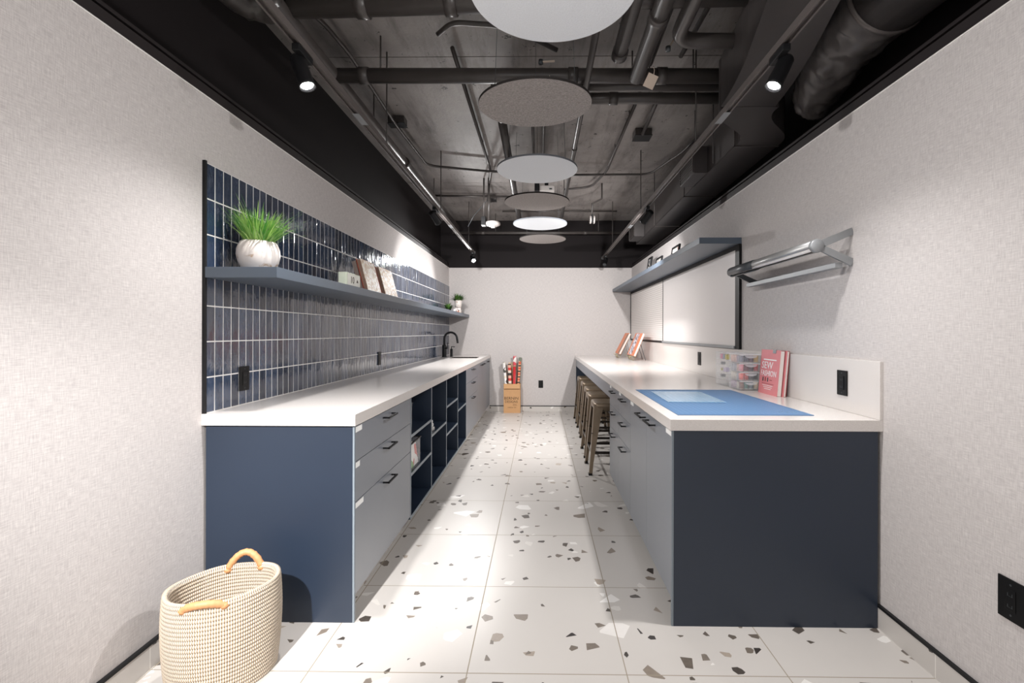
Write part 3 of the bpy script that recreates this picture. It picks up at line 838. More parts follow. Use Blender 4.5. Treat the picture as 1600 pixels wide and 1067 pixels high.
for k in range(4):
    for j in range(4):
        cn, rgb = cols[(3-k)*4+j]
        sp_ = thing('thread_spool', '%s thread spool in the %s tier of the clear organiser' % (cn, tn[k]), 'thread spool', (ob[0]+0.022+j*0.032, ob[1]+0.03, ob[2]+k*0.059+0.0075), 0, 'thread spools in the clear organiser')
        mt = plain('thread_'+cn.replace(' ', '_'), srgb(*rgb), 0.7, var=0.2, scale=300)
        MB().lathe([(0.001,0.002),(0.0148,0.002),(0.0148,0.046),(0.001,0.046)], seg=14).obj('thread', mt, sp_)
        MB().lathe([(0.001,0),(0.0145,0),(0.0145,0.002),(0.005,0.0021),(0.005,0.0459),(0.0145,0.046),(0.0145,0.048),(0.001,0.048)], seg=14).obj('core', M_SP, sp_)
fillc = [('lilac', (206,180,214)), ('yellow', (214,194,80)), ('white', (232,228,232)), ('rose', (226,160,176))]
for k in range(4):
    for j in range(4):
        cn, rgb = [('mauve', (168,148,164)), ('beige', (206,196,184)), ('silver grey', (176,176,182)), ('peach', (226,186,170))][k if j else (k+1) % 4]
        rgb2 = tuple(min(255, max(0, c + (j-1)*9)) for c in rgb)
        mt = plain('fill_%d_%d' % (k, j), srgb(*rgb2), 0.7)
        o = MB().lathe([(0.001,0),(0.0145,0),(0.0145,0.046),(0.001,0.046)], seg=12).obj('bobbin', mt, None, (ob[0]+0.022, ob[1]+0.065+j*0.031, ob[2]+k*0.059+0.0075))
        tag(o, '%s bobbin at the %s tier side of the clear thread organiser, %s' % (cn, tn[k], ('nearest', 'second from near', 'third from near', 'farthest')[j]), 'bobbin', 'pale bobbins in the thread organiser')
ob2 = (1.325, 3.345, HR)
for k, (cn, rgb, sx, sz, yy, zz) in enumerate((('pink', (226,120,160), 0.03, 0.036, 0.12, 0.195), ('grey-blue', (140,150,170), 0.02, 0.036, 0.075, 0.195), ('yellow', (206,186,50), 0.02, 0.038, 0.035, 0.193),
    ('grey', (130,130,136), 0.022, 0.02, 0.12, 0.153), ('olive', (160,150,80), 0.022, 0.018, 0.12, 0.108), ('dark grey', (90,90,96), 0.03, 0.02, 0.12, 0.061), ('lilac', (200,186,214), 0.05, 0.03, 0.05, 0.104))):
    mt = plain('notion_%d' % k, srgb(*rgb), 0.6)
    o = B(0, 0.03, -sx/2, sx/2, 0, sz).obj('notion_packet', mt, None, (ob2[0]+0.008, ob2[1]+yy, ob2[2]+zz*0.985), bevel=0.003)
    tag(o, '%s sewing notion inside the pale clear organiser' % cn, 'sewing notion', 'notions in the pale organiser')
tp = thing('tape_roll', 'small beige ribbon tail at the corner of the clear organiser', 'ribbon', (1.465, 3.09, HR))
MB().loft([[(0,0,0.0),(0.012,-0.01,0.0),(0.0125,-0.01,0.0),(0.0005,0,0.0)], [(0.008,0.004,0.035),(0.02,-0.006,0.035),(0.0205,-0.006,0.035),(0.0085,0.004,0.035)], [(0.009,0.008,0.07),(0.019,0.0,0.07),(0.0195,0.0,0.07),(0.0095,0.008,0.07)]]).obj('ribbon', plain('beige_ribbon', srgb(226,196,164), 0.6), tp)

# books on wire easels
M_BOOKPIC = picture('book_picture_band', [srgb(222,218,226), srgb(150,146,158), srgb(196,190,204), srgb(90,80,86)], 38, 2)
def easel_book(label, elabel, y0, y1, xb, xt, zb, zt, band):
    yc = (y0+y1)/2; w = y1-y0
    e_ = thing('book_easel', elabel, 'book easel', (xb, yc, HR), 0, 'brass wire easels')
    lean = math.atan2(xt-xb, zt-zb); L = math.hypot(xt-xb, zt-zb)
    d = Vector((math.sin(lean), 0, math.cos(lean))); z0 = zb-HR
    fm = MB()
    for yy in (-w*0.34, w*0.34):
        fm.tube([Vector((-0.012, yy, 0.004)), Vector((0.02, yy, z0-0.008)) , Vector((0.018, yy, z0-0.006)) + d*L*0.72], 0.0028, seg=8)
        fm.tube([(0.022, yy, z0-0.006), (-0.05, yy, z0-0.008), (-0.052, yy, z0+0.012)], 0.0028, seg=8)
    fm.tube([(-0.051, -w*0.34, z0-0.006), (-0.051, w*0.34, z0-0.006)], 0.0028, seg=8)
    p = Vector((0.018, 0, z0-0.006)) + d*L*0.72
    fm.tube([(p.x, -w*0.34, p.z), (p.x, w*0.34, p.z)], 0.0028, seg=8)
    for q in range(5):
        yy = -w*0.3+q*w*0.15; fm.tube([(-0.03, yy, z0-0.007), (-0.012, yy+0.01, 0.003)], 0.0022, seg=6)
    fm.obj('wire_frame', M_BRASS, e_)
    lg = MB(); 
    for yy in (-w*0.2, w*0.2): lg.tube([Vector((0.022, yy, z0)) + d*L*0.6, (min(0.17, 1.478-xb), yy, 0.003)], 0.0035, seg=8)
    lg.obj('rear_leg', M_DKGREY, e_)
    b_ = thing('recipe_book', label, 'book', (xb, yc, zb), 0, 'orange books on easels')
    T = Matrix.Rotation(lean, 4, 'Y')
    MB().box(-0.024, -0.022, -w/2, w/2, 0, L, None, T).obj('front_cover', M_ORANGE, b_)
    MB().box(-0.0218, 0.003, -w/2+0.004, w/2-0.004, 0.003, L-0.003, None, T).obj('page_block', M_PAGES, b_)
    MB().box(0.0032, 0.0055, -w/2, w/2, 0, L, None, T).obj('back_cover', M_ORANGE, b_)
    if band: MB().box(-0.0248, -0.0242, -w*0.14, w*0.32, 0.012, L-0.008, None, T).obj('picture_band', M_BOOKPIC, b_)
    else: MB().box(-0.0248, -0.0242, -w/2+0.002, -w*0.22, 0.012, L-0.02, None, T).obj('picture_band', plain('brown_grey_print', srgb(120,108,100), 0.6), b_)
easel_book('orange book with pale picture band on the nearer easel', 'wire easel nearer to us on the right worktop', 6.27, 6.74, 1.27, 1.395, 0.982, 1.285, True)
easel_book('plain orange book on the easel beside the end wall', 'wire easel closer to the end wall on the right worktop', 6.88, 7.22, 1.175, 1.33, 0.982, 1.285, False)

# ------------------------------------------------------------------ things on the left shelf
pp = thing('grass_pot', 'marbled white round pot of green grass on the left shelf', 'potted plant', (-1.36, 2.24, ST))
prof = [(0.001,0.0),(0.062,0.0),(0.072,0.012),(0.087,0.045),(0.094,0.078),(0.092,0.105),(0.083,0.130),(0.076,0.141),(0.072,0.141),(0.070,0.132),(0.001,0.13)]
MB().lathe(prof, seg=40).obj('pot', M_MARBLE, pp)
MB().lathe([(0.001,0.1318),(0.068,0.1318)], seg=24).obj('soil', plain('dark_soil', srgb(50,40,30), 0.9), pp)
def blade(mb, base, az, tilt, L, w, droop, seg=6, xmin=-9.0):
    d = Vector((math.cos(az), math.sin(az), 0)); side = Vector((-math.sin(az), math.cos(az), 0))
    p = Vector(base); a = tilt; L1 = []; 
    for k in range(seg+1):
        s_ = k/seg; ww = w*(1-s_**2.2)+0.0002
        p.x = max(p.x, xmin)
        L1.append((p - side*ww/2, p + side*ww/2 + Vector((0,0,0.0004))))
        st_ = L/seg; p = p + (d*math.sin(a) + Vector((0,0,1))*math.cos(a))*st_; a += droop/seg
    vs = [q for pr_ in L1 for q in pr_]
    mb.faces(vs, [(2*k, 2*k+1, 2*k+3, 2*k+2) for k in range(seg)], None, True)
gb = MB()
for i in range(440):
    az = R.uniform(0, 2*PI); rr = 0.062*math.sqrt(R.random()); tl = rr/0.062*R.uniform(0.3, 1.15)
    az2 = az + R.uniform(-0.5, 0.5)
    if math.cos(az2) < -0.35: tl *= 0.5
    long = R.random() < 0.10
    blade(gb, (rr*math.cos(az), rr*math.sin(az), 0.128), az2, tl, R.uniform(0.12, 0.19)*(1.3 if long else 1), R.uniform(0.0045, 0.0075), R.uniform(0.1, 0.9)*(1.6 if long else 1), xmin=-0.128)
gb.obj('foliage', M_GRASS, pp, recalc=False)

cal = thing('block_calendar', 'pale green block calendar showing 10 on the left shelf', 'calendar', (-1.222, 2.985, ST))
MB().box(-0.028, 0.024, -0.11, 0.11, 0, 0.082).obj('case', plain('pale_green_card', srgb(206,212,194), 0.7), cal, bevel=0.003)
MB().box(0.0242, 0.0247, -0.095, 0.10, 0.006, 0.076).obj('face_card', plain('off_white_card', srgb(220,218,210), 0.7), cal)
rotR = Matrix(((0,0,1,0),(1,0,0,0),(0,1,0,0),(0,0,0,1))).to_euler()
text('10', 0.062, M_INK, cal, (0.0252, -0.02, 0.038), rotR)
MB().faces and None
tr = MB(); tr.loft([[(0.0248,0.045,0.03),(0.0248,0.075,0.03),(0.0248,0.06,0.05)], [(0.0254,0.045,0.03),(0.0254,0.075,0.03),(0.0254,0.06,0.05)]]); tr.obj('triangle_mark', M_INK, cal)
for yy in (-0.05, 0.0, 0.05): MB().box(-0.012, 0.008, yy-0.014, yy+0.014, 0.0822, 0.088).obj('top_tab', M_WHITE, cal)

M_BG = [picture('botanical_cover_a', [srgb(216,204,180), srgb(226,216,200), srgb(200,176,150), srgb(236,230,222), srgb(188,160,130)], 60, 3),
        picture('botanical_cover_b', [srgb(222,196,158), srgb(232,218,200), srgb(204,170,130), srgb(240,232,224), srgb(190,150,110)], 60, 8)]
for i, (y0, y1, lab, el) in enumerate(((3.25, 3.52, 'cream book with red top edge leaning beside the calendar', 1.0), (3.62, 3.93, 'tan cream book on the left shelf, farther from the calendar', 0.98))):
    b_ = thing('propped_book', lab, 'book', (-1.20, (y0+y1)/2, ST), 0, 'cream books on the left shelf')
    w = y1-y0; T = Matrix.Translation((0,0,0.001)) @ Matrix.Rotation(math.radians(-15), 4, 'Y'); h = 0.232*el
    MB().box(-0.002, 0, -w/2, w/2, 0, h, None, T).obj('front_cover', M_BG[i], b_)
    MB().box(-0.026, -0.0022, -w/2+0.003, w/2-0.003, 0.002, h-0.003, None, T).obj('page_block', plain('brown_shelf_book', srgb(150,120,104), 0.6), b_)
    MB().box(-0.030, -0.0262, -w/2, w/2, 0, h+0.004, None, T).obj('back_cover', plain('red_brown_cover', srgb(176,78,62), 0.6), b_)
    MB().box(-0.060, -0.034, -w/2-0.01, w/2-0.02, 0, h*0.96, None, T).obj('stand', plain('taupe_stand', srgb(150,134,126), 0.6), b_)

sp2 = thing('small_bushy_plant', 'small dark green plant in marbled pot at the far end of the left shelf', 'potted plant', (-1.27, 7.22, ST+0.086))
MB().lathe([(0.001,0),(0.04,0),(0.052,0.04),(0.055,0.115),(0.05,0.12),(0.045,0.11),(0.001,0.108)], seg=24).obj('pot', M_MARBLE, sp2)
lf = MB()
for i in range(260):
    az = R.uniform(0, 2*PI); rr = 0.03*math.sqrt(R.random())
    blade(lf, (rr*math.cos(az), rr*math.sin(az), 0.105), az, R.uniform(0.1, 1.35), R.uniform(0.08, 0.15), R.uniform(0.008, 0.015), R.uniform(0, 0.6), 4)
lf.obj('foliage', M_LEAF, sp2, recalc=False)
cb = thing('patterned_canister', 'small orange and white canister under the far shelf plant', 'canister', (-1.27, 7.22, ST))
MB().box(-0.045, 0.045, -0.045, 0.045, 0, 0.084).obj('canister_body', picture('canister_print', [srgb(196,110,70), srgb(226,214,204), srgb(120,80,66), srgb(236,230,226)], 45, 4), cb, bevel=0.004)
sp3 = thing('trailing_plant', 'low dark plant in black pot behind the white bird ornament', 'potted plant', (-1.40, 7.10, ST))
MB().lathe([(0.001,0),(0.035,0),(0.045,0.06),(0.04,0.06),(0.001,0.055)], seg=20).obj('pot', M_BLACKPL, sp3)
lf = MB()
for i in range(170):
    az = R.uniform(0, 2*PI); blade(lf, (0.02*math.cos(az), 0.02*math.sin(az), 0.055), az, R.uniform(0.0, 1.3), R.uniform(0.05, 0.13), R.uniform(0.008, 0.014), R.uniform(0, 1.0), 4, xmin=-0.09)
lf.obj('foliage', M_LEAF, sp3, recalc=False)
bi = thing('bird_ornament', 'small white bird ornament at the far end of the left shelf', 'ornament', (-1.29, 7.02, ST))
bb = MB(); bb.tube([(0.0,-0.06,0.03),(0.0,-0.03,0.035),(0,0,0.034),(0,0.03,0.042),(0,0.04,0.058),(0,0.052,0.062)], [0.004,0.018,0.028,0.02,0.016,0.003], seg=14); bb.lathe([(0.001,0),(0.02,0),(0.01,0.012),(0.008,0.02)], seg=14)
bb.obj('body', plain('white_porcelain', srgb(226,222,220), 0.25), bi)

# ------------------------------------------------------------------ things in the open shelves
cbx = thing('clear_box', 'clear plastic box with dark items, top shelf of the first bay', 'storage box', (-1.02, 3.14, 0.635))
sh = MB(); e = 0.003
sh.box(-0.13,0.13,-0.1,0.1,0,e); sh.box(-0.13,-0.13+e,-0.1,0.1,e,0.17); sh.box(0.13-e,0.13,-0.1,0.1,e,0.17); sh.box(-0.13+e,0.13-e,-0.1,-0.1+e,e,0.17); sh.box(-0.13+e,0.13-e,0.1-e,0.1,e,0.17)
sh.obj('box_shell', M_CLEAR, cbx); MB().box(-0.135,0.135,-0.105,0.105,0.17,0.18).obj('lid', M_CLEAR, cbx, bevel=0.003)
for k, (dx, dy, rgb, h_, cn) in enumerate(((0.05,-0.04,(70,66,70),0.11,'dark grey'),(0.02,0.03,(120,118,122),0.09,'grey'),(-0.06,0.0,(190,186,186),0.05,'pale'))):
    o = MB().lathe([(0.001,0),(0.03,0),(0.03,h_),(0.001,h_)], seg=16).obj('supply_jar', plain('jar_%d' % k, srgb(*rgb), 0.4), None, (-1.02+dx, 3.14+dy, 0.6385))
    tag(o, '%s round jar inside the clear box in the first bay' % cn, 'jar')
pb = thing('paper_bin', 'clear bin of papers on the middle shelf of the first bay', 'storage box', (-1.0, 3.17, 0.385))
sh = MB(); sh.box(-0.15,0.15,-0.14,0.14,0,e); sh.box(-0.15,-0.15+e,-0.14,0.14,e,0.175); sh.box(0.15-e,0.15,-0.14,0.14,e,0.175); sh.box(-0.15+e,0.15-e,-0.14,-0.14+e,e,0.175); sh.box(-0.15+e,0.15-e,0.14-e,0.14,e,0.175)
sh.obj('bin_shell', M_CLEAR, pb); 
rm = MB(); rm.box(-0.155,0.155,-0.145,-0.138,0.175,0.183); rm.box(-0.155,0.155,0.138,0.145,0.175,0.183); rm.box(-0.155,-0.147,-0.138,0.138,0.175,0.183); rm.box(0.147,0.155,-0.138,0.138,0.175,0.183); rm.obj('rim', M_BLACKPL, pb)
M_MAG = picture('magazine_cover', [srgb(234,232,230), srgb(240,238,236), srgb(230,226,224), srgb(206,90,80), srgb(236,234,230), srgb(120,170,90), srgb(232,228,226)], 16, 5)
for k in range(5):
    mt = M_MAG if k == 0 else plain('paper_sheet_%d' % k, srgb(230-k*6, 226-k*6, 222-k*5), 0.7)
    o = B(-0.0015, 0.0015, -0.125, 0.125, 0, 0.15-0.006*k, Matrix.Rotation(math.radians(-8), 4, 'Y')).obj('magazine', mt, None, (-0.862-k*0.022, 3.17, 0.389))
    tag(o, ('white magazine with green and red print, front of the clear bin' if k == 0 else 'pale magazine in the clear bin, %s from the front' % ('', 'second', 'third', 'fourth', 'fifth')[k]), 'magazine', 'magazines in the clear bin')
for k, (h0, w_, cn) in enumerate(((0, 0.20, 'bottom'), (0.027, 0.18, 'middle'), (0.05, 0.19, 'top'))):
    o = B(-0.12, 0.12, -w_/2, w_/2, 0, 0.022, Matrix.Rotation(0.1*(k-1), 4, 'Z')).obj('paper_pad', (M_PAGES, M_WHITE, M_WHITE)[k], None, (-0.99, 3.72, 0.5105+h0), bevel=0.002)
    tag(o, 'white paper pad in the second bay, %s of its pile' % cn, 'paper pad', 'paper pads in the second bay')
o = B(-0.05, 0.05, -0.04, 0.04, 0, 0.03).obj('small_carton', M_WHITE, None, (-0.93, 3.66, 0.1125), bevel=0.003)
tag(o, 'small white carton at the bottom of the second bay', 'carton')
# crumpled cloth
cl = MB(); 
bmesh.ops.create_icosphere(cl.bm, subdivisions=4, radius=0.1)
from mathutils import noise as mnoise
for v_ in cl.bm.verts:
    n_ = mnoise.turbulence(v_.co*16 + Vector((3,1,2)), 3, True, noise_basis='PERLIN_ORIGINAL')
    v_.co = Vector((v_.co.x*1.0, v_.co.y*1.3, v_.co.z*0.8))*(0.65+0.7*n_); 
zmin = min(v_.co.z for v_ in cl.bm.verts)
for v_ in cl.bm.verts: v_.co.z = max(v_.co.z, -0.05) + 0.05
for f_ in cl.bm.faces: f_.smooth = True
o = cl.obj('crumpled_cloth', picture('blue_white_cloth', [srgb(214,218,236), srgb(230,232,240), srgb(150,160,206), srgb(236,236,240)], 26, 2), None, (-0.98, 4.30, 0.1125))
tag(o, 'crumpled white and blue cloth at the bottom of the third bay', 'cloth')
fg = thing('bear_figurine', 'small pale figurine on the shelf of the fourth bay', 'figurine', (-0.93, 4.80, 0.5105))
fb = MB(); fb.tube([(0,0,0.0),(0,0,0.03),(0,0,0.07),(0,0,0.09)], [0.03,0.034,0.026,0.012], seg=14); fb.tube([(0,0,0.085),(0,0,0.10),(0,0,0.125),(0,0,0.135)], [0.01,0.022,0.02,0.006], seg=14)
for s_ in (-1, 1): fb.tube([(0.01,s_*0.02,0.07),(0.02,s_*0.042,0.045)], [0.011,0.008], seg=8); fb.tube([(0,s_*0.016,0.128),(0,s_*0.02,0.146)], [0.008,0.004], seg=8)
fb.obj('body', plain('pale_resin', srgb(206,204,196), 0.5, var=0.3, scale=60), fg)

# ------------------------------------------------------------------ box of paper rolls
bx_ = thing('cardboard_box', 'kraft cardboard box holding paper rolls at the end wall', 'box', (-0.455, 7.635, 0))
bw, bd_, bh = 0.135, 0.083, 0.47
sh = MB(); e = 0.004
sh.box(-bw,bw,-bd_,bd_,0,e); sh.box(-bw,-bw+e,-bd_,bd_,e,bh); sh.box(bw-e,bw,-bd_,bd_,e,bh); sh.box(-bw+e,bw-e,-bd_,-bd_+e,e,bh); sh.box(-bw+e,bw-e,bd_-e,bd_,e,bh)
sh.obj('box_body', M_KRAFT, bx_)
MB().box(-bw+0.004,bw-0.004,-0.003,0,-0.075,0, None, Matrix.Translation((0,-bd_-0.001,bh-0.004)) @ Matrix.Rotation(math.radians(-16), 4, 'X')).obj('folded_flap', M_KRAFT, bx_)
rotF = (PI/2, 0, 0)
text('BERNIN', 0.066, M_INK, bx_, (-0.01, -bd_-0.0006, 0.235), rotF, sx=1.02)
text('DESIGNS', 0.056, M_INK, bx_, (-0.01, -bd_-0.0006, 0.180), rotF, sx=0.95)
text('CO.', 0.040, M_INK, bx_, (0.05, -bd_-0.0006, 0.130), rotF)
text('MADE IN  USA', 0.022, M_INK, bx_, (0.0, -bd_-0.0006, 0.088), rotF)
def wrapmat(name, cols, scale, seed): return picture(name, [srgb(*c) for c in cols], scale, seed)
def bands(name, cols, step):
    t = NT(name); s = t.sep(t.obj())
    fr = t.math('FRACT', t.math('DIVIDE', s[2], step)); r_ = t.n('ShaderNodeValToRGB'); r_.color_ramp.interpolation = 'CONSTANT'
    while len(r_.color_ramp.elements) < len(cols): r_.color_ramp.elements.new(0.5)
    for i, c in enumerate(cols): r_.color_ramp.elements[i].position = i/len(cols); r_.color_ramp.elements[i].color = srgb(*c) + (1,)
    t.link(fr, r_.inputs[0]); t.link(r_.outputs[0], t.b.inputs['Base Color']); t.b.inputs['Roughness'].default_value = 0.6
    return t.m
# (bottom x offset, top pixel-true x, top z, y offset, radius, material, label)
lanes = [(-0.054, [(0.022, 0.80, wrapmat('roll_white_flecks', [(232,228,222),(236,232,228),(226,214,196),(80,78,74),(236,234,230)], 22, 1), 'white flecked paper roll leaning left at the front of the box'),
                   (0.027, 0.78, bands('roll_red_black_bands', [(196,52,44),(222,170,150),(52,44,42),(226,206,190)], 0.17), 'red and black banded paper roll at the front of the box'),
                   (0.022, 0.74, plain('roll_red', srgb(190,34,40), 0.55), 'bright red paper roll leaning right in the box'),
                   (0.020, 0.82, bands('roll_orange_check', [(226,150,110),(60,50,46),(226,160,120),(196,70,50)], 0.09), 'orange roll with dark checks leaning right')]),
         (0.0, [(0.022, 0.81, wrapmat('roll_grey_leaf', [(190,186,176),(110,112,100),(214,208,196),(150,146,136)], 24, 2), 'grey leaf patterned paper roll in the box'),
                (0.018, 0.80, plain('roll_beige', srgb(206,176,146), 0.6), 'slim beige paper roll in the middle of the box'),
                (0.027, 0.91, wrapmat('roll_floral', [(236,228,224),(214,150,150),(226,214,206),(150,160,130),(200,70,80)], 20, 5), 'tall white roll with pink flowers, highest in the box'),
                (0.019, 0.83, wrapmat('roll_peach_dots', [(232,182,150),(226,170,136),(90,70,60),(236,196,170)], 26, 9), 'peach dotted paper roll leaning farthest right')]),
         (0.054, [(0.020, 0.79, plain('roll_cream', srgb(214,196,172), 0.6), 'cream paper roll at the back left of the box'),
                  (0.018, 0.80, plain('roll_tan', srgb(196,170,140), 0.6), 'tan paper roll at the back of the box'),
                  (0.023, 0.88, plain('roll_sage', srgb(120,126,112), 0.6), 'tall sage green paper roll at the back of the box')])]
for dy, rr_list in lanes:
    n_ = len(rr_list)
    for k, (rr, tz, mt, lab) in enumerate(rr_list):
        u_ = k/(n_-1)
        xb_ = -0.058 + 0.128*u_; xr_ = -0.102 + 0.204*u_
        ro = thing('paper_roll', lab, 'paper roll', (-0.455+xb_, 7.635+dy, 0.009), 0, 'paper rolls in the cardboard box')
        top = Vector(((xr_-xb_)*tz/bh, 0, tz)); T = Vector((0,0,1)).rotation_difference(top.normalized()).to_matrix().to_4x4(); L = top.length
        MB().lathe([(0.001,0.002),(rr,0.002),(rr,L),(rr*0.55,L),(rr*0.55,L-0.05),(0.001,L-0.05)], seg=18, T=T).obj('paper', mt, ro)

# ------------------------------------------------------------------ basket
bk = thing('woven_basket', 'oval cream woven basket with leather handles on the floor, left', 'basket', (-1.200, 1.765, 0), math.radians(36))
A, Bb, Hh, NR, SEG = 0.188, 0.150, 0.345, 24, 240
bmb = MB(); bm = bmb.bm; uvl = bm.loops.layers.uv.new('UVMap')
prof = []  # (radius factor, z, v)
SUB = 5
NRB = 4
for k in range(NR*SUB+1):
    s_ = k/(NR*SUB); z = Hh*s_; rf = 0.93 + 0.10*math.sin(PI*min(1, s_*0.95)*0.75) - 0.02*s_
    prof.append((rf, z, s_*NR, 1))
full = []
amp = 0.0042
for rf, z, v_, sd_ in prof:
    full.append((rf, z, v_, amp*abs(math.sin(PI*v_)), +1))
full.append((prof[-1][0], Hh+0.006, NR+0.3, 0.003, +1)); full.append((prof[-1][0]-0.03, Hh+0.0085, NR+0.6, 0.0, +1)); full.append((prof[-1][0]-0.06, Hh+0.006, NR+0.9, -0.002, +1))
for rf, z, v_, sd_ in reversed(prof[1:]):
    full.append((rf-0.075, z, 2*NR+1-v_, -amp*abs(math.sin(PI*v_)), -1))
full.append((0.02, 0.012, 2*NR+3, 0, -1))
rings = []
for rf, z, v_, bump_, sd_ in full:
    row = []
    for j in range(SEG+1):
        a = 2*PI*j/SEG
        ex, ey = math.cos(a), math.sin(a)
        # soft dip/raise of the rim, wavy hand-made wall
        k_ = z/Hh
        zz = z - k_*0.003*(ex) + 0.0015*math.sin(5*a)*k_
        rr_ = rf + 0.004*math.sin(3*a+1.0)
        x = (A*rr_ + bump_)*ex; y = (Bb*rr_ + bump_)*ey
        row.append(bm.verts.new((x, y, max(0.0, zz))))
    rings.append(row)
NST = 150
for i in range(len(rings)-1):
    for j in range(SEG):
        vs4 = [rings[i][j], rings[i][j+1], rings[i+1][j+1], rings[i+1][j]]
        try: f_ = bm.faces.new(vs4)
        except ValueError: continue
        f_.smooth = True
        uu = [(j/SEG*NST, full[i][2]), ((j+1)/SEG*NST, full[i][2]), ((j+1)/SEG*NST, full[i+1][2]), (j/SEG*NST, full[i+1][2])]
        for lp, q in zip(f_.loops, uu): lp[uvl].uv = q
bmb.obj('woven_body', M_WEAVE, bk, recalc=False)
def bhandle(angc, half, rise, out, lab):
    pts = []; rad = []
    n = 22
    for k in range(n+1):
        s_ = k/n; a = angc + (s_-0.5)*2*half
        ex, ey = math.cos(a), math.sin(a)
        hgt = Hh-0.012 - 0.003*ex + rise*math.sin(PI*s_)**0.75
        o_ = out*math.sin(PI*s_)
        rr_ = prof[-1][0]-0.03
        pts.append(((A*rr_+o_)*ex, (Bb*rr_+o_)*ey, hgt)); rad.append(0.0135 + 0.0012*math.sin(k*2.4))
    h_ = MB(); h_.tube(pts, rad, seg=12); h_ = h_.obj('handle', M_LEATHER, bk); h_['label'] = lab
    for kk in (0, n):
        p = Vector(pts[kk]); MB().lathe([(0.001,-0.014),(0.012,-0.01),(0.0165,0),(0.012,0.01),(0.001,0.014)], seg=12, c=tuple(p)).obj('leather_binding', M_LEATHER, h_)
bhandle(math.radians(64), 0.36, 0.062, 0.0, 'upright tan leather handle')
bhandle(math.radians(248), 0.36, 0.020, 0.008, 'flopped tan leather handle')

# ------------------------------------------------------------------ ceiling: discs
def disc(loc, light, label, tilt=(0, 0)):
    d_ = thing('acoustic_disc', label, 'acoustic panel', loc, 0, 'round felt acoustic discs')
    T = Matrix.Rotation(tilt[0], 4, 'X') @ Matrix.Rotation(tilt[1], 4, 'Y')
    rr = 0.305
    MB().lathe([(0.001,0),(rr-0.001,0)], seg=72, T=T, smooth=False).obj('felt_face', M_FELT_L if light else M_FELT_D, d_)
    MB().lathe([(rr-0.001,0.0001),(rr,0.001),(rr,0.0125),(0.001,0.0135)], seg=72, T=T, smooth=False).obj('felt_board', M_FELT_EL if light else M_FELT_ED, d_)
    for q in range(3):
        a = PI/2 + q*2*PI/3; p = T @ Vector((0.24*math.cos(a), 0.24*math.sin(a), 0.013))
        MB().tube([p, (p.x*0.9, p.y*0.9, Z_SLAB-loc[2]-0.001)], 0.0012, M_DKGREY, 6).obj('hanging_wire', M_DKGREY, d_)
    return d_
for (x, y, lt, lab, tl) in ((0.045, 1.675, True, 'pale felt disc overhead, nearest and largest looking', (0,0)), (-0.03, 2.53, False, 'dark speckled felt disc, second from the front', (math.radians(3.5), math.radians(-1.2))),
        (-0.026, 3.545, True, 'pale felt disc, third from the front', (0,0)), (-0.033, 4.42, False, 'dark speckled felt disc, fourth from the front', (0,0)),
        (-0.004, 5.31, True, 'pale felt disc, fifth from the front', (0,0)), (0.03, 6.17, False, 'dark speckled felt disc closest to the end wall', (0,0))):
    disc((x, y, 2.53), lt, lab, tl)

# ------------------------------------------------------------------ ceiling: pipes, conduits, ducts
def pipe(name, label, pts, r, cat='pipe', mat=None, couplings=(), group=None, seg=16, rnd=True, straps=()):
    pts = curvepts(pts) if rnd and len(pts) > 2 else pts
    o0 = Vector(pts[0])
    t_ = thing(name, label, cat, tuple(o0), 0, group)
    MB().tube([Vector(p)-o0 for p in pts], r, seg=seg).obj('pipe_run', mat or M_PIPE, t_)
    for (p, d) in couplings:
        p = Vector(p)-o0; d = Vector(d).normalized()
        MB().tube([p-d*0.03, p+d*0.03], r*1.14, seg=seg).obj('coupling', mat or M_PIPE, t_)
    for p in straps:
        p = Vector(p)-o0
        MB().tube([p, Vector((p.x, p.y, Z_SLAB-o0.z-0.001))], 0.005, seg=8).obj('pipe_hanger', M_PIPE, t_)
    return t_
X_, Y_ = Vector((1,0,0)), Vector((0,1,0))
pipe('ceiling_pipe', 'thick crossing pipe at the top, left of the nearest disc', [(-1.50,2.36,2.95),(0.35,2.30,2.95),(1.0,2.28,2.95)], 0.056, couplings=[((-0.9,2.345,2.95),X_),((-0.45,2.33,2.95),X_)], rnd=False, straps=[(-0.6,2.335,2.98)])
pipe('ceiling_pipe', 'long black crossing pipe just above the dark second disc', [(-1.30,2.90,2.90),(1.20,2.925,2.90)], 0.044, couplings=[((-1.1,2.902,2.9),X_),((0.2,2.915,2.9),X_),((0.75,2.92,2.9),X_)], straps=[(-1.0,2.905,2.92),(0.95,2.925,2.92)])
pipe('ceiling_pipe', 'black crossing pipe directly behind the first long one, right side', [(0.0,3.07,2.92),(1.25,3.08,2.92)], 0.034, straps=[(0.6,3.075,2.94)])
pipe('ceiling_pipe', 'black crossing pipe, third back on the right side', [(0.0,3.235,2.92),(1.30,3.24,2.92)], 0.038, couplings=[((0.5,3.237,2.92),X_)], straps=[(0.75,3.24,2.94)])
pipe('ceiling_pipe', 'wrapped pipe beside the nearest disc, ending at a stub', [(0.455,0.4,2.93),(0.452,2.72,2.90)], 0.040, couplings=[((0.452,2.68,2.9),Y_)], straps=[(0.454,1.6,2.93)])
pipe('ceiling_pipe', 'wrapped pipe running into the long crossing pipe', [(0.585,0.4,2.88),(0.59,2.90,2.88)], 0.045, couplings=[((0.588,2.35,2.88),Y_)], straps=[(0.585,1.5,2.9)])
pipe('ceiling_pipe', 'wrapped pipe with an elbow turning to the right duct', [(0.74,0.4,2.90),(0.735,2.57,2.90),(1.35,2.58,2.90)], 0.040, straps=[(0.74,1.4,2.92)])
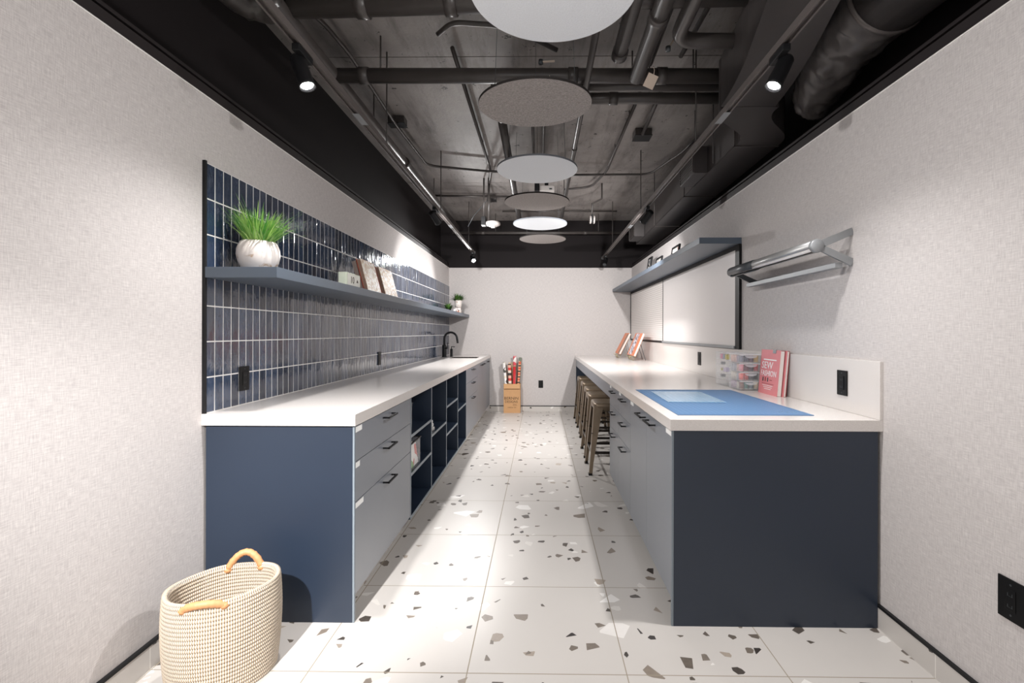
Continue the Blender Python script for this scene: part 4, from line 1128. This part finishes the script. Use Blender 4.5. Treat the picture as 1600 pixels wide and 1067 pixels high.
pipe('ceiling_pipe', 'slim long pipe running over the right edge of the discs', [(0.28,0.4,2.83),(0.282,6.6,2.83)], 0.019, couplings=[((0.282,3.9,2.83),Y_),((0.282,4.25,2.83),Y_)], straps=[(0.281,3.4,2.84),(0.281,5.6,2.84)])
pipe('ceiling_pipe', 'medium long pipe running over the left edge of the discs', [(-0.29,2.93,2.90),(-0.30,7.0,2.90)], 0.034, couplings=[((-0.29,3.45,2.9),Y_),((-0.29,4.6,2.9),Y_)], straps=[(-0.29,3.9,2.92),(-0.3,5.6,2.92)])
pipe('ceiling_pipe', 'thick long pipe running beside the left track', [(-1.30,0.4,2.90),(-1.275,7.2,2.90)], 0.042, couplings=[((-1.29,2.2,2.9),Y_),((-1.28,4.4,2.9),Y_)], straps=[(-1.29,3.6,2.93),(-1.28,5.6,2.93)])
pipe('ceiling_pipe', 'grey crossing pipe in front of the end wall', [(-1.37,7.27,2.85),(1.35,7.27,2.85)], 0.021, couplings=[((-0.9,7.27,2.85),X_),((0.7,7.27,2.85),X_)], straps=[(-0.7,7.27,2.86),(0.9,7.27,2.86)])
M_COND = plain('painted_conduit', (0.055, 0.048, 0.045), 0.4, 0.3, var=0.15)
pipe('conduit', 'thin conduit running straight back on the left to the strobe', [(-0.56,2.95,3.10),(-0.555,5.2,3.10),(-0.66,5.9,3.08),(-0.66,6.25,3.05)], 0.0135, 'conduit', M_COND, straps=[(-0.56,3.4,3.10),(-0.556,4.5,3.10)])
pipe('conduit', 'bent thin conduit beside the left track, turning across the room', [(-1.30,2.45,3.05),(-1.24,2.62,3.06),(-1.215,2.95,3.07),(-1.235,4.0,3.07),(-1.20,4.95,3.07),(-0.5,5.15,3.07),(-0.25,5.1,3.07)], 0.013, 'conduit', M_COND)
pipe('conduit', 'thin conduit crossing above the fourth disc to the right', [(0.30,5.28,3.08),(1.22,5.27,3.08),(1.40,4.6,3.08),(1.42,4.3,3.08)], 0.012, 'conduit', M_COND)
pipe('conduit', 'thin conduit crossing on the left behind the third disc', [(-1.40,6.0,3.06),(-0.40,6.05,3.06)], 0.013, 'conduit', M_COND)
pipe('conduit', 'thin conduit running back on the right and bending inward', [(0.74,3.50,3.09),(0.73,5.2,3.09),(0.62,5.75,3.09),(0.30,5.85,3.09)], 0.0135, 'conduit', M_COND, straps=[(0.738,3.9,3.09),(0.732,4.6,3.09)])
pipe('conduit', 'short conduit stub feeding the right junction box', [(0.885,3.35,3.09),(0.92,4.22,3.09)], 0.016, 'conduit', M_COND)
pipe('conduit', 'curved black cable loop above the second disc', [(-0.62,2.80,3.09),(-0.52,2.72,3.11),(-0.2,2.74,3.10),(0.10,2.88,3.04)], 0.014, 'cable', M_PIPE)
pipe('conduit', 'paired conduit right of centre behind the second disc', [(-0.07,3.3,3.10),(-0.07,5.2,3.10)], 0.014, 'conduit', M_PIPE)
pipe('conduit', 'paired conduit near the centre, slightly right', [(0.03,3.3,3.10),(0.03,4.9,3.10)], 0.012, 'conduit', M_PIPE)
pipe('conduit', 'thin conduit far back crossing above the fifth disc', [(-0.55,6.75,3.05),(1.1,6.75,3.05)], 0.012, 'conduit', M_PIPE)
pipe('conduit', 'slim pipe at top right behind the elbow pipe', [(0.66,1.2,3.02),(0.70,3.0,3.02)], 0.014, 'conduit', M_PIPE)
pipe('conduit', 'second slim pipe at top right near the duct', [(0.93,1.2,3.04),(0.88,2.95,3.04)], 0.014, 'conduit', M_PIPE)
def jbox(label, loc, s_=(0.06, 0.05, 0.03)):
    j = thing('junction_box', label, 'junction box', loc)
    MB().box(-s_[0], s_[0], -s_[1], s_[1], -s_[2], s_[2]).obj('box_body', M_PIPE, j, bevel=0.003)
    MB().box(-s_[0]-0.004, s_[0]+0.004, -s_[1]-0.004, s_[1]+0.004, -s_[2]-0.004, -s_[2]-0.0005).obj('cover', M_BLACK, j)
jbox('black junction box on the left bent conduit', (-1.235, 4.02, 3.119-0.0), (0.07, 0.05, 0.03))
jbox('black junction box at the end of the right stub', (0.93, 4.30, 3.118), (0.075, 0.07, 0.03))
jbox('black junction box above the strobe at the left', (-0.66, 6.33, 3.118), (0.06, 0.06, 0.03))
# smoke strobe, sensors, tags
sd_ = thing('ceiling_strobe', 'white round strobe hanging at the far left of the ceiling', 'smoke detector', (-0.57, 5.6, 2.60))
MB().lathe([(0.001,-0.03),(0.05,-0.028),(0.085,-0.012),(0.09,0.0),(0.085,0.022),(0.06,0.03),(0.001,0.03)], seg=36).obj('housing', plain('white_abs', srgb(206,198,194), 0.4), sd_)
MB().box(-0.022,0.022,-0.018,0.018,-0.045,-0.028).obj('lens', plain('clear_lens', srgb(226,224,222), 0.15), sd_, bevel=0.004)
MB().box(-0.135,-0.085,-0.05,0.05,-0.02,0.08).obj('back_box', M_BLACK, sd_)
pst = MB(); pst.tube([(-0.05,0,0.03),(-0.05,0,0.549)], 0.014, seg=10); pst.tube([(-0.11,0,0.06),(-0.11,0,0.549)], 0.01, seg=10); pst.obj('drop_conduit', M_PIPE, sd_)
cw = thing('dangling_wire', 'thin loose wire hanging left of the strobe', 'wire', (-0.62, 5.6, 2.9))
MB().tube([(0,0,0.249),(0,0,0.0),(-0.05,0,-0.05),(-0.18,0,-0.2),(-0.25,0,-0.33)], 0.004, M_DKGREY, 6).obj('wire', M_DKGREY, cw)
ds = thing('twin_detector', 'small white detector seen edge-on at the far right of the ceiling', 'detector', (0.64, 5.8, 2.70))
for s_ in (-1, 1):
    MB().lathe([(0.001,-0.012),(0.045,-0.01),(0.052,0),(0.045,0.01),(0.001,0.012)], seg=24, T=Matrix.Translation((s_*0.022,0,0)) @ Matrix.Rotation(PI/2, 4, 'Y')).obj('detector_head', plain('white_abs2', srgb(190,184,180), 0.4), ds)
MB().box(-0.01,0.01,-0.03,0.03,-0.04,0.06).obj('bracket', M_BLACK, ds)
MB().tube([(0,0,0.05),(0,0,0.2),(0.12,0,0.26),(0.12,0,0.449)], 0.01, seg=8).obj('drop_conduit', M_PIPE, ds)
ms = thing('motion_sensor', 'small white motion sensor high on the left wall near the end', 'sensor', (XL-0.139, 7.2, 2.475))
MB().lathe([(0.001,0.06),(0.03,0.055),(0.052,0.03),(0.055,0.0)], seg=24, T=Matrix.Rotation(PI/2, 4, 'Y')).obj('dome', plain('white_abs3', srgb(206,202,198), 0.4), ms)
MB().tube([(0.055,0.02,0),(0.09,0.03,-0.006)], [0.015, 0.010], seg=10).obj('lens', M_ALUGREY, ms)
ex = thing('ceiling_device_box', 'small white box on a black mount above the fourth disc', 'device', (0.065, 5.12, 2.87))
MB().box(-0.075,0.085,-0.04,0.04,-0.028,0.03).obj('box_body', plain('white_abs4', srgb(196,190,186), 0.5), ex, bevel=0.004)
MB().box(0.03,0.06,-0.041,-0.0402,-0.015,0.0).obj('slot', M_DKGREY, ex)
bt = MB(); bt.box(-0.13,-0.077,-0.05,0.05,-0.03,0.05); bt.box(-0.02,0.02,-0.02,0.02,0.0305,0.2795); bt.obj('mount', M_BLACK, ex)
M_TAG = plain('paper_tag', srgb(214,196,180), 0.7)
def ptag(label, loc, rx, s_, rot):
    g_ = thing('paper_tag', label, 'tag', loc)
    MB().box(-s_[0]/2, s_[0]/2, -0.0008, 0.0008, -s_[1], 0, None, Matrix.Rotation(rot, 4, 'Y')).obj('card', M_TAG, g_)
    MB().tube([(0,0,0),(0.004,0.0,rx*0.5),(-0.002,0,rx)], 0.0015, M_TAG, 6).obj('string', M_TAG, g_)
ptag('pale paper tag hanging from the pipe right of the nearest disc', (0.66, 2.74, 2.81), 0.05, (0.062, 0.085), math.radians(25))
ptag('small pale paper tag above the second disc', (0.055, 2.85, 2.83), 0.04, (0.055, 0.045), math.radians(12))
def valve(label, loc, rotz, tilt):
    v_ = thing('valve_handle', label, 'valve', loc, rotz)
    MB().box(-0.01,0.085,-0.008,0.008,-0.003,0.003, None, Matrix.Rotation(tilt, 4, 'Y')).obj('lever', M_TAG, v_, bevel=0.002)
    MB().lathe([(0.001,-0.012),(0.014,-0.012),(0.014,0.012),(0.001,0.012)], seg=14).obj('stem', M_DKGREY, v_)
valve('cream valve lever next to the hanging tag, upper right', (0.705, 2.60, 2.875), 0.35, -1.0)
valve('cream valve lever above the small tag and second disc', (0.0, 2.84, 2.945), 0, -0.05)

# tracks
for sx, y1, lab in ((-1, 7.1, 'left'), (1, 7.62, 'right')):
    tk = thing('lighting_track', 'black ceiling lighting track on the %s, hung on rods' % lab, 'light track', (sx*1.015, YF, 2.5), 0, 'lighting tracks')
    L = y1-YF
    tr_ = MB()
    tr_.box(-0.018, 0.018, 0, L, 0.012, 0.032); tr_.box(-0.018, -0.010, 0, L, 0, 0.012); tr_.box(0.010, 0.018, 0, L, 0, 0.012)
    tr_.obj('rail', M_TRACK, tk)
    MB().box(-0.02, 0.02, L, L+0.012, -0.002, 0.034).obj('end_cap', M_ALUGREY, tk)
    for yy in (3.07, 4.75, 6.6):
        MB().tube([(0, yy-YF, 0.032), (0, yy-YF, Z_SLAB-2.501)], 0.0045, seg=8).obj('hanger_rod', M_PIPE, tk)
    for yy in (2.62, 5.3):
        MB().box(-0.019, 0.019, yy-YF-0.07, yy-YF+0.07, -0.0015, -0.0002).obj('joiner', M_ALUGREY, tk)

# track lamps (each with its own spot)
def track_lamp(label, sx, y, aim, power, cone=160, lit=True, hang=0.075):
    x = sx*1.015
    tl_ = thing('track_lamp', label, 'spotlight', (x, y, 2.5), 0, 'track spotlights')
    MB().box(-0.016, 0.016, -0.06, 0.06, -0.03, -0.002).obj('adapter', M_BLACK, tl_, bevel=0.002)
    MB().tube([(0,0,-0.028),(0,0,-hang)], 0.008, seg=10).obj('stem', M_BLACK, tl_)
    c = Vector((0, 0, -hang-0.02)); d = Vector(aim).normalized()
    q = Vector((0,0,1)).rotation_difference(d).to_matrix().to_4x4()
    T = Matrix.Translation(c) @ q
    MB().lathe([(0.001,-0.075),(0.027,-0.075),(0.031,-0.068),(0.033,0.05),(0.035,0.055),(0.035,0.066),(0.031,0.066),(0.026,0.052),(0.001,0.05)], seg=28, T=T).obj('lamp_housing', M_BLACK, tl_)
    MB().lathe([(0.001,0.0575),(0.0255,0.0575)], seg=24, T=T).obj('lens', M_LENS if lit else M_DKGREY, tl_)
    if lit:
        ld = bpy.data.lights.new('spot', 'SPOT'); ld.energy = power; ld.spot_size = math.radians(cone); ld.spot_blend = 1.0
        ld.shadow_soft_size = 0.035; ld.color = SPOT_COL
        lo = bpy.data.objects.new('lamp_light', ld); COL.objects.link(lo); lo.parent = tl_
        lo.location = c + d*0.075
        lo.rotation_euler = (-d).to_track_quat('Z', 'Y').to_euler()
    return tl_
P_ = SPOT_W
track_lamp('lit spotlight on the left track, nearest', -1, 1.98, (0.38, -0.05, -1.0), P_*0.5)
track_lamp('lit spotlight on the left track, second along', -1, 4.50, (0.35, 0.90, -0.60), P_*1.0)
track_lamp('lit spotlight at the far end of the left track', -1, 7.02, (0.35, -0.9, -0.65), P_*0.6)
track_lamp('lit spotlight on the right track, nearest', 1, 2.00, (-0.45, -0.05, -0.9), P_*0.5)
track_lamp('lit spotlight on the right track, second along', 1, 4.48, (-0.45, 0.90, -0.65), P_*1.15)
track_lamp('spotlight at the far end of the right track', 1, 7.33, (-0.35, -0.75, -1.0), P_, lit=False)
track_lamp('lit spotlight near the open front end of the left track', -1, -0.5, (-0.03, 0.78, -0.61), P_*4.2, cone=35)
track_lamp('added unseen spotlight on the left track washing the right wall', -1, 0.75, (0.95, 0.0, 0.10), P_*0.46, cone=150)  # extra lamp out of view, added to brighten the upper right wall
track_lamp('added unseen spotlight on the right track washing the left wall', 1, 0.75, (-0.95, 0.0, 0.10), P_*0.36, cone=150)  # its unseen counterpart, likewise added to lift the upper left wall

# rectangular duct on the right
dk = thing('air_duct', 'black rectangular air duct with an offset, high on the right', 'air duct', (1.44, 3.14, 2.55))
def dsec(pts, z0s, h, mb, caps=True):
    """pts: list of (y, xl, xr); rings in xz"""
    mb.loft([[(xl-1.44, y-3.14, z-2.55), (xr-1.44, y-3.14, z-2.55), (xr-1.44, y-3.14, z-2.55+h), (xl-1.44, y-3.14, z-2.55+h)] for (y, xl, xr), z in zip(pts, z0s)])
mb = MB(); dsec([(3.14,1.295,1.580),(6.64,1.355,1.64)], [2.55,2.55], 0.34, mb); mb.obj('long_section', M_DUCT, dk)
pts = []; zs_ = []
for k in range(15):
    s_ = k/14; y = 2.805 + (3.135-2.805)*s_
    off = 0.195*(s_*s_*(3-2*s_)) - 0.035*math.sin(2*PI*s_)
    pts.append((y, 1.10+off, 1.42+off*0.82 - 0.0)); zs_.append(2.65-0.10*s_)
mb = MB(); dsec(pts, zs_, 0.32, mb); mb.obj('offset_section', M_DUCT, dk)
pts = []; zs_ = []
for k in range(20):
    s_ = k/19; y = 0.3 + (2.80-0.3)*s_
    xl = 0.80 + 0.30*(1/(1+math.exp(-(y-2.05)*3.2))); pts.append((y, xl, xl+0.25+0.07*s_)); zs_.append(2.65)
mb = MB(); dsec(pts, zs_, 0.30, mb); mb.obj('near_section', M_DUCT, dk)
for yy in (3.14, 4.3, 5.5):
    x_off = (yy-3.14)/3.5*0.06
    fl = MB(); x0_, x1_ = 1.295-1.44+x_off, 1.58-1.44+x_off
    fl.box(x0_-0.006, x1_+0.006, yy-3.14-0.008, yy-3.14+0.008, -0.006, -0.0005); fl.box(x0_-0.006, x0_-0.0005, yy-3.14-0.008, yy-3.14+0.008, -0.006, 0.34)
    fl.obj('flange', M_PIPE, dk)
for y0, lab in ((3.665, 'a'), (6.07, 'b')):
    y1_ = y0+0.36; xo_ = (y0-3.14)/3.5*0.06
    dv = MB(); x0_, x1_ = 1.19-1.44+xo_*0.6, 1.294-1.44+xo_
    dv.box(x0_, x1_, y0-3.14, y1_-3.14, 0.0, 0.21); rg = dv.obj('register_box', M_DUCT, dk, bevel=0.002)
    g_ = MB()
    for q in range(8): g_.box(x0_-0.006, x0_-0.0005, y0-3.14+0.02, y1_-3.14-0.02, 0.025+q*0.021, 0.033+q*0.021)
    g_.box(x0_-0.008, x0_-0.0005, y0-3.14+0.006, y0-3.14+0.018, 0.01, 0.2); g_.box(x0_-0.008, x0_-0.0005, y1_-3.14-0.018, y1_-3.14-0.006, 0.01, 0.2)
    g_.obj('grille', M_PIPE, rg)
for yy, xx in ((3.9, 1.30), (5.4, 1.33), (3.45, 1.285)):
    MB().tube([(xx-1.44-0.018, yy-3.14, 0.0), (xx-1.44-0.018, yy-3.14, Z_SLAB-2.551)], 0.004, seg=8).obj('hanger_rod', M_PIPE, dk)

# round insulated duct in the upper right corner
rd = thing('round_duct', 'big black round duct with wrinkled wrap, upper right corner', 'round duct', (1.60, 2.2, 2.80))
def O(x, y, z): return Vector((x-1.60, y-2.2, z-2.80))
MB().tube([O(1.64, 0.2, 2.84), O(1.63, 1.2, 2.84), O(1.57, 2.12, 2.84)], 0.185, seg=40).obj('round_section', M_DUCT, rd)
MB().lathe([(0.180,-0.01),(0.192,-0.006),(0.194,0.006),(0.180,0.01)], seg=40, T=Matrix.Translation(O(1.569, 2.125, 2.84)) @ Matrix.Rotation(-PI/2, 4, 'X')).obj('collar', M_TRACK, rd)
wr = MB(); path = [O(1.567, 2.13, 2.84), O(1.56, 2.3, 2.83), O(1.575, 2.5, 2.81), O(1.62, 2.7, 2.78), O(1.68, 2.9, 2.74)]
from bisect import bisect
rings = []; NS, SG = 60, 48
for i in range(NS+1):
    s_ = i/NS*(len(path)-1); k = min(int(s_), len(path)-2); u_ = s_-k
    c = path[k]*(1-u_) + path[k+1]*u_
    rr = 0.182 - 0.055*(i/NS)**1.5
    ring = []
    for j in range(SG):
        a = 2*PI*j/SG; p = Vector((math.cos(a), 0, math.sin(a)))
        n_ = mnoise.turbulence(Vector((p.x*1.6, i*0.09, p.z*1.6)), 4, True)
        ring.append(c + p*(rr*(0.93 + 0.20*n_)))
    rings.append(ring)
wr.loft(rings, None, True)
wr.obj('wrinkled_wrap', plain('black_foil_wrap', (0.09, 0.08, 0.077), 0.36, var=0.2, bump=0.4), rd)
# wrapped elbow at upper left
le = thing('wrapped_elbow', 'wrinkled wrapped elbow at the top left where the thick pipe starts', 'pipe elbow', (-1.50, 2.30, 2.95))
rings = []
path = [Vector((-0.03, -1.0, 0.0)), Vector((-0.02, -0.4, 0.0)), Vector((-0.01, -0.1, 0.0)), Vector((0.03, 0.02, 0.0)), Vector((0.10, 0.055, 0.0)), Vector((0.18, 0.055, 0.0))]
pc = path
tb_ = MB(); 
tb_.tube(curvepts(pc, 4), 0.072, seg=20)
for v_ in tb_.bm.verts:
    n_ = mnoise.turbulence(v_.co*14, 3, True); v_.co += Vector((0.0, 0.0, 1.0))*(n_-0.5)*0.014
tb_.obj('wrap', M_PIPE, le)
